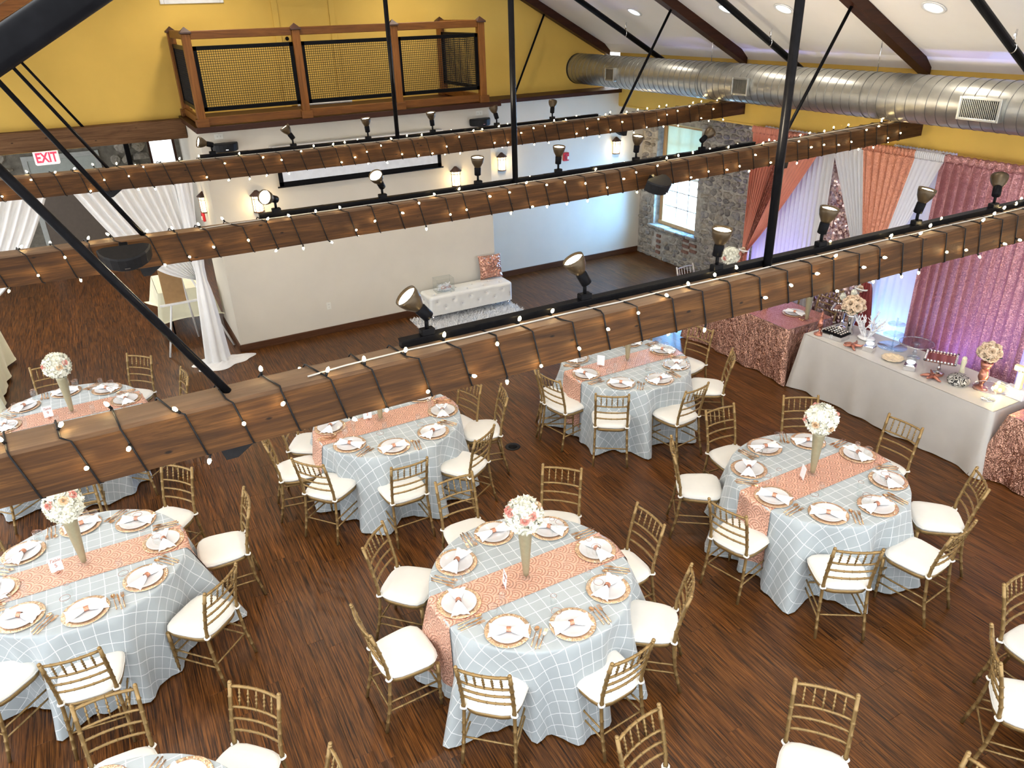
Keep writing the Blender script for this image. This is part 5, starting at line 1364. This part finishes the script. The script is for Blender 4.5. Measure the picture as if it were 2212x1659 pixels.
# coral
co = thing('white_coral', 'branching white coral sculpture on the dessert table', 'sculpture', (8.05, 5.68, DZ), 0); m = MB(); rnd = random.Random(2)
def branch(p, d, L, r, lv):
    q = p + d * L; m.tube([p, p.lerp(q, .5) + Vector((rnd.uniform(-1, 1), rnd.uniform(-1, 1), 0)) * L * .08, q], [r, r * .85, r * .6], 6)
    if lv: 
        for k in range(rnd.choice((2, 3))): branch(q if k else p.lerp(q, .6), (d + Vector((rnd.uniform(-.8, .8), rnd.uniform(-.9, .9), rnd.uniform(-.1, .7)))).normalized(), L * rnd.uniform(.6, .85), r * .68, lv - 1)
for k in range(6): a = k * 1.05; branch(Vector((.02 * math.cos(a), .02 * math.sin(a), .02)), Vector((.5 * math.cos(a), .7 * math.sin(a), 1)).normalized(), .085, .011, 3)
m.sphere((0, 0, .015), .06, 12, 6, sc=(1, 1.3, .3)); m.build('branches', X_['white_cloth'], co)
def starfish(loc, rz, label, s=.1):
    m = MB(); t = thing('starfish', label, 'figurine', loc, rz, 'rose gold starfish')
    for k in range(5):
        a = 2 * PI * k / 5; m.tube([(0, 0, .022), (.4 * s * math.cos(a), .4 * s * math.sin(a), .03), (.8 * s * math.cos(a), .8 * s * math.sin(a), .018 if k % 2 else .03), (s * math.cos(a + .1), s * math.sin(a + .1), .012 if k % 2 else .045)], [.024, .018, .012, .006], 7)
    m.sphere((0, 0, .02), .026, 10, 6, sc=(1, 1, .7)); m.build('body', ROSEGOLD, t)
starfish((7.70, 5.60, DZ), .2, 'rose gold starfish beside the mirrored box', .10); starfish((7.73, 4.55, DZ), .7, 'rose gold starfish before the crystal cake stand', .10)
def votive(loc, label, rz):
    t = thing('mirror_votive', label, 'candle holder', loc, rz, 'mirrored votives')
    MB().box((-.045, -.045, 0), (.045, .045, .042), .003).build('block', X_['chrome'], t)
    MB().lathe([(.02, .042), (.040, .06), (.043, .085), (.039, .10), (.036, .10), (.039, .08), (.02, .05)], 18).build('bowl', X_['glass'], t)
    MB().lathe([(.001, .05), (.03, .056), (.034, .07), (.001, .072)], 14).build('candle', emit('tea_light', (.8, .92, 1), 1.2), t)
votive((7.80, 5.44, DZ), 'mirrored votive candle next to the far starfish', .3); votive((7.74, 4.84, DZ), 'mirrored votive candle in front of the glass cake stand', .5)
t = tag(MB().lathe([(.001, .004), (.06, .002), (.10, .012), (.125, .03), (.122, .033), (.098, .017), (.06, .008), (.001, .009)], 40, ripple=lambda a, z: 1 + .05 * math.sin(10 * a) * (z > .01)).build('shell_plate', paint('shell_plate', (.80, .66, .46), .35, var=.2, scale=40), None, (7.80, 5.11, DZ)), 'cream shell-shaped plate on the dessert table', 'plate')
def cake_stand(loc, r, h, label, kind):
    t = thing('cake_stand', label, 'cake stand', loc, .5, 'cake stands')
    if kind == 'square':
        MB().box((-r, -r, h), (r, r, h + .012), .004).build('tray', paint('mirror_tray', (.62, .36, .28), .08, .95, bmp=0), t)
        bd = MB().sphere((0, 0, 0), .013, 7, 5).mesh('crystal_bead', X_['chrome'])
        for k in range(10):
            q_ = -r + 2 * r * k / 9
            for p in ((q_, -r), (q_, r), (-r, q_), (r, q_)): link('crystal_bead', bd, t, (p[0], p[1], h + .018))
    else: MB().lathe([(.001, h), (r - .01, h), (r, h + .004), (r, h + .009), (r - .012, h + .006), (.001, h + .006)], 36).build('tray', X_['acrylic'], t)
    if kind != 'square': MB().tube([(r * math.cos(a), r * math.sin(a), h + .006) for a in [2 * PI * k / 36 for k in range(36)]], .0035, 5, closed=True).build('edge', X_['chrome'], t)
    MB().lathe([(.055, 0), (.058, .006), (.02, .016), (.012, .03), (.024, .05), (.012, .07), (.014, h * .75), (.03, h - .004), (.04, h)], 18).build('stem', X_['acrylic'] if kind != 'square' else X_['chrome'], t)
    return t
cake_stand((7.84, 6.16, DZ), .11, .20, 'crystal-edged cake stand behind the mirrored box', 'square').location = (8.12, 6.12, DZ)
cake_stand((8.06, 5.02, DZ), .155, .15, 'round clear glass cake stand behind the near votive', 'glass')
cake_stand((7.90, 4.60, DZ), .125, .15, 'square crystal-beaded cake stand with mirrored tray', 'square')
cake_stand((7.77, 3.93, DZ), .14, .11, 'low clear glass cake stand at the right end of the table', 'clear2')
t = thing('acrylic_tower', 'clear acrylic dessert tower at the back of the dessert table', 'stand', (8.12, 5.36, DZ), 0)
MB().cyl((0, 0, 0), (0, 0, .38), .010, n=8).build('column', X_['acrylic'], t)
for z, r in ((.006, .17), (.16, .13), (.30, .10)): MB().lathe([(.001, z), (r, z), (r, z + .004), (.001, z + .004)], 30).build('tier', X_['acrylic'], t)
t = thing('cream_figurine', 'slender cream seahorse candle on the dessert table', 'figurine', (8.04, 4.42, DZ), 0)
MB().tube([(0, 0, 0), (.005, 0, .05), (-.004, 0, .1), (.004, 0, .15), (0, 0, .18)], [.022, .024, .018, .024, .018], 10).sphere((0, 0, .185), .022, 9, 6).build('body', X_['cream'], t)
t = thing('brain_coral', 'black and white brain coral ornament on the dessert table', 'ornament', (7.86, 4.33, DZ), 0)
def brain_mat():
    m, nt, b = newmat('brain_coral'); w_ = nd(nt, 'ShaderNodeTexWave', {'Vector': objc(nt, (1, 1, 1)), 'Scale': 22., 'Distortion': 16., 'Detail': 1., 'Detail Scale': 1.3})
    nt.links.new(ramp(nt, w_.outputs['Fac'], [(.45, (.012, .012, .012)), (.55, (.62, .60, .56))]), b.inputs['Base Color']); b.inputs['Roughness'].default_value = .5; bump(nt, b, w_.outputs['Fac'], .6, .01); return m
MB().sphere((0, 0, .03), .085, 24, 14, sc=(1, 1, .62)).build('dome', brain_mat(), t)
# lit marquee letters in the white tray
t = thing('marquee_light', 'lit cream marquee light on a white block at the table end', 'lamp', (8.08, 3.83, DZ), 0)
MB().box((-.06, -.09, 0), (.06, .09, .07), .004).build('block', X_['card'], t)
bo = MB().box((-.02, -.03, .07), (.02, .02, .24), .006).box((-.02, -.07, .22), (.02, .06, .27), .006).build('letter_body', paint('marquee_cream', (.85, .76, .42), .5), t)
bl = MB().sphere((0, 0, 0), .012, 8, 6).mesh('bulb', X_['bulb'])
for p in ((-.022, -.005, .10), (-.022, -.005, .145), (-.022, -.005, .19), (-.022, -.05, .245), (-.022, -.005, .245), (-.022, .04, .245)): link('bulb', bl, t, p)
t = thing('marquee_light', 'small lit cream globe cluster beside the marquee block', 'lamp', (8.00, 3.97, DZ), 0)
MB().sphere((0, 0, .05), .05, 12, 8).build('globe', paint('globe_cream', (.85, .76, .42), .5), t)
for p in ((-.045, 0, .07), (-.04, .025, .045), (-.035, -.03, .05), (-.02, 0, .1)): link('bulb', bl, t, p)
for o in list(COL.objects):
    nm = o.name.split('.')[0]; k = {'seahorse_figure': 1.32, 'seahorse_vase': 1.28, 'rose_bouquet': 1.38, 'mirror_box': 1.12, 'white_coral': 1.5, 'starfish': 1.22, 'mirror_votive': 1.4, 'cake_stand': 1.22, 'brain_coral': 1.4, 'marquee_light': 1.3, 'cream_figurine': 1.2}.get(nm)
    if k and not o.parent: o.scale = (k, k, k)
# hanging glass votives behind the head table
t = thing('hanging_vase_stand', 'clear stand with hanging glass flower vases beside the sash', 'stand', (8.55, 6.42, 0), 0)
for dy in (-.14, .14): MB().cyl((0, dy, 0), (0, dy, 1.45), .010, n=8).build('upright', X_['glass'], t)
MB().cyl((0, -.16, 1.45), (0, .16, 1.45), .010, n=8).build('crossbar', X_['glass'], t)
for dy, z in ((-.08, 1.05), (0, 1.25), (.08, .95)):
    v = MB().lathe([(.03, 0), (.035, .03), (.02, .08), (.015, .12)], 12, c=(0, dy, z)).cyl((0, dy, z + .12), (0, dy, 1.45), .002, n=4).build('hanging_vase', X_['glass'], t)
    link('posy', FLO[0], v, (0, dy, z + .04)).scale = (.3, .3, .4)

# ================================================================== ENTRY DRAPE, TABLE AND EASEL
WSH = cloth('white_chiffon', (.86, .85, .83), .9, .15, var=.03)
def mb_drape(name, mat, label, fn, nu, nv, cat='drape'): return tag(MB().grid(fn, nu, nv).build(name, mat), label, cat, 'white entry drapes')
EY = 11.32
def ent_r(u, v):   # right swag, gathered at (1.0, 1.25)
    xt = -.34 + 1.52 * u; s = v; xx = xt + (1.0 - .03 + .05 * u - xt) * s; z = 2.78 + (1.27 - 2.78) * s - .36 * math.sin(PI * s) * (1 - u) ** 1.5
    return (xx, EY + .035 * math.sin(2 * PI * 13 * u + v) * (1 - .5 * v), z)
mb_drape('entry_drape', WSH, 'white chiffon swag gathered to the right post of the entry', ent_r, 130, 26)
def ent_l(u, v):
    xt = -2.05 + 1.54 * u; xx = xt + (-2.0 + .05 * u - xt) * v; z = 2.78 + (1.25 - 2.78) * v - .36 * math.sin(PI * v) * u ** 1.5
    return (xx, EY + .035 * math.sin(2 * PI * 13 * u + v) * (1 - .5 * v), z)
mb_drape('entry_drape', WSH, 'white chiffon swag gathered to the left of the entry', ent_l, 110, 24)
def ent_c(u, v):
    a = 2 * PI * u; z = 2.74 * (1 - v) + .03; w_ = .075 + .09 * max(0, v - .5) * 2 - .02 * math.exp(-((v - .53) / .06) ** 2); f = 1 + .16 * math.sin(7 * a + 2 * v) + .08 * math.sin(11 * a)
    return (1.02 + w_ * f * math.cos(a) - .02 * v, EY - .02 + w_ * .8 * f * math.sin(a) - .03 * v, z)
ed_ = thing('drape_column', 'white chiffon column pooling on the floor beside the wall corner', 'drape', (0, 0, 0))
MB().grid(ent_c, 70, 40, closeu=True).build('fall', WSH, ed_)
def pool(u, v):
    a = 2 * PI * u; r = (.40 + .07 * math.sin(3 * a + 1) + .03 * math.sin(7 * a)) * v
    return (1.04 + r * 1.05 * math.cos(a), EY - .1 + r * .62 * math.sin(a), .006 + .055 * (1 - v) ** .5 * (1 - v * .3) + .012 * math.sin(13 * a + 9 * v) * (1 - v) + .008 * abs(math.sin(22 * v + 3 * a)) * (1 - v ** 6))
MB().grid(lambda u, v: pool(u, 1 - v), 90, 24, closeu=True).build('pool', WSH, ed_)
pd = thing('pipe_stand', 'white pipe frame carrying the entry drapes', 'frame', (0, 0, 0))
MB().cyl((1.08, EY + .06, 0), (1.08, EY + .06, 2.82), .018, n=10).build('upright', X_['white_metal'], pd)
MB().cyl((-2.1, EY + .06, 0), (-2.1, EY + .06, 2.82), .018, n=10).build('upright', X_['white_metal'], pd)
MB().cyl((1.16, EY + .04, 2.80), (-2.15, EY + .04, 2.80), .018, n=10).build('crossbar', X_['white_metal'], pd)
# easel
ea = thing('easel', 'white A-frame easel with a tan board behind the entry drape', 'easel', (0, 0, 0))
top = Vector((.78, 12.15, 1.55))
for q_ in ((.39, 11.85, 0), (1.33, 11.82, 0), (.9, 12.5, 0)): MB().cyl(q_, top + (Vector(q_) - top) * .02, .016, .014, 8).build('leg', X_['white_metal'], ea)
MB().box((.42, 11.90, .78), (.95, 11.94, .81), .004).build('ledge', X_['white_metal'], ea)
MB().box((.50, 11.94, .80), (.80, 11.965, 1.34), .004, mtx=Matrix.Identity(4)).build('board', paint('tan_board', (.33, .19, .075), .6, var=.1), ea)
rect_table(.46, 1.22, 12.66, 13.7, X_['cream'], X_['cream'], 'small folding table under the cream cloth in the entry', 'cream cloth on the entry table behind the easel', 7, .03, .10, .30)
# cream table at the far left edge
rect_table(-2.9, -1.78, 10.9, 12.9, X_['cream'], X_['cream'], 'folding table under the ruffled cream cloth at the left edge', 'ruffled cream cloth on the table at the left edge', 9, .035, .06, .05)
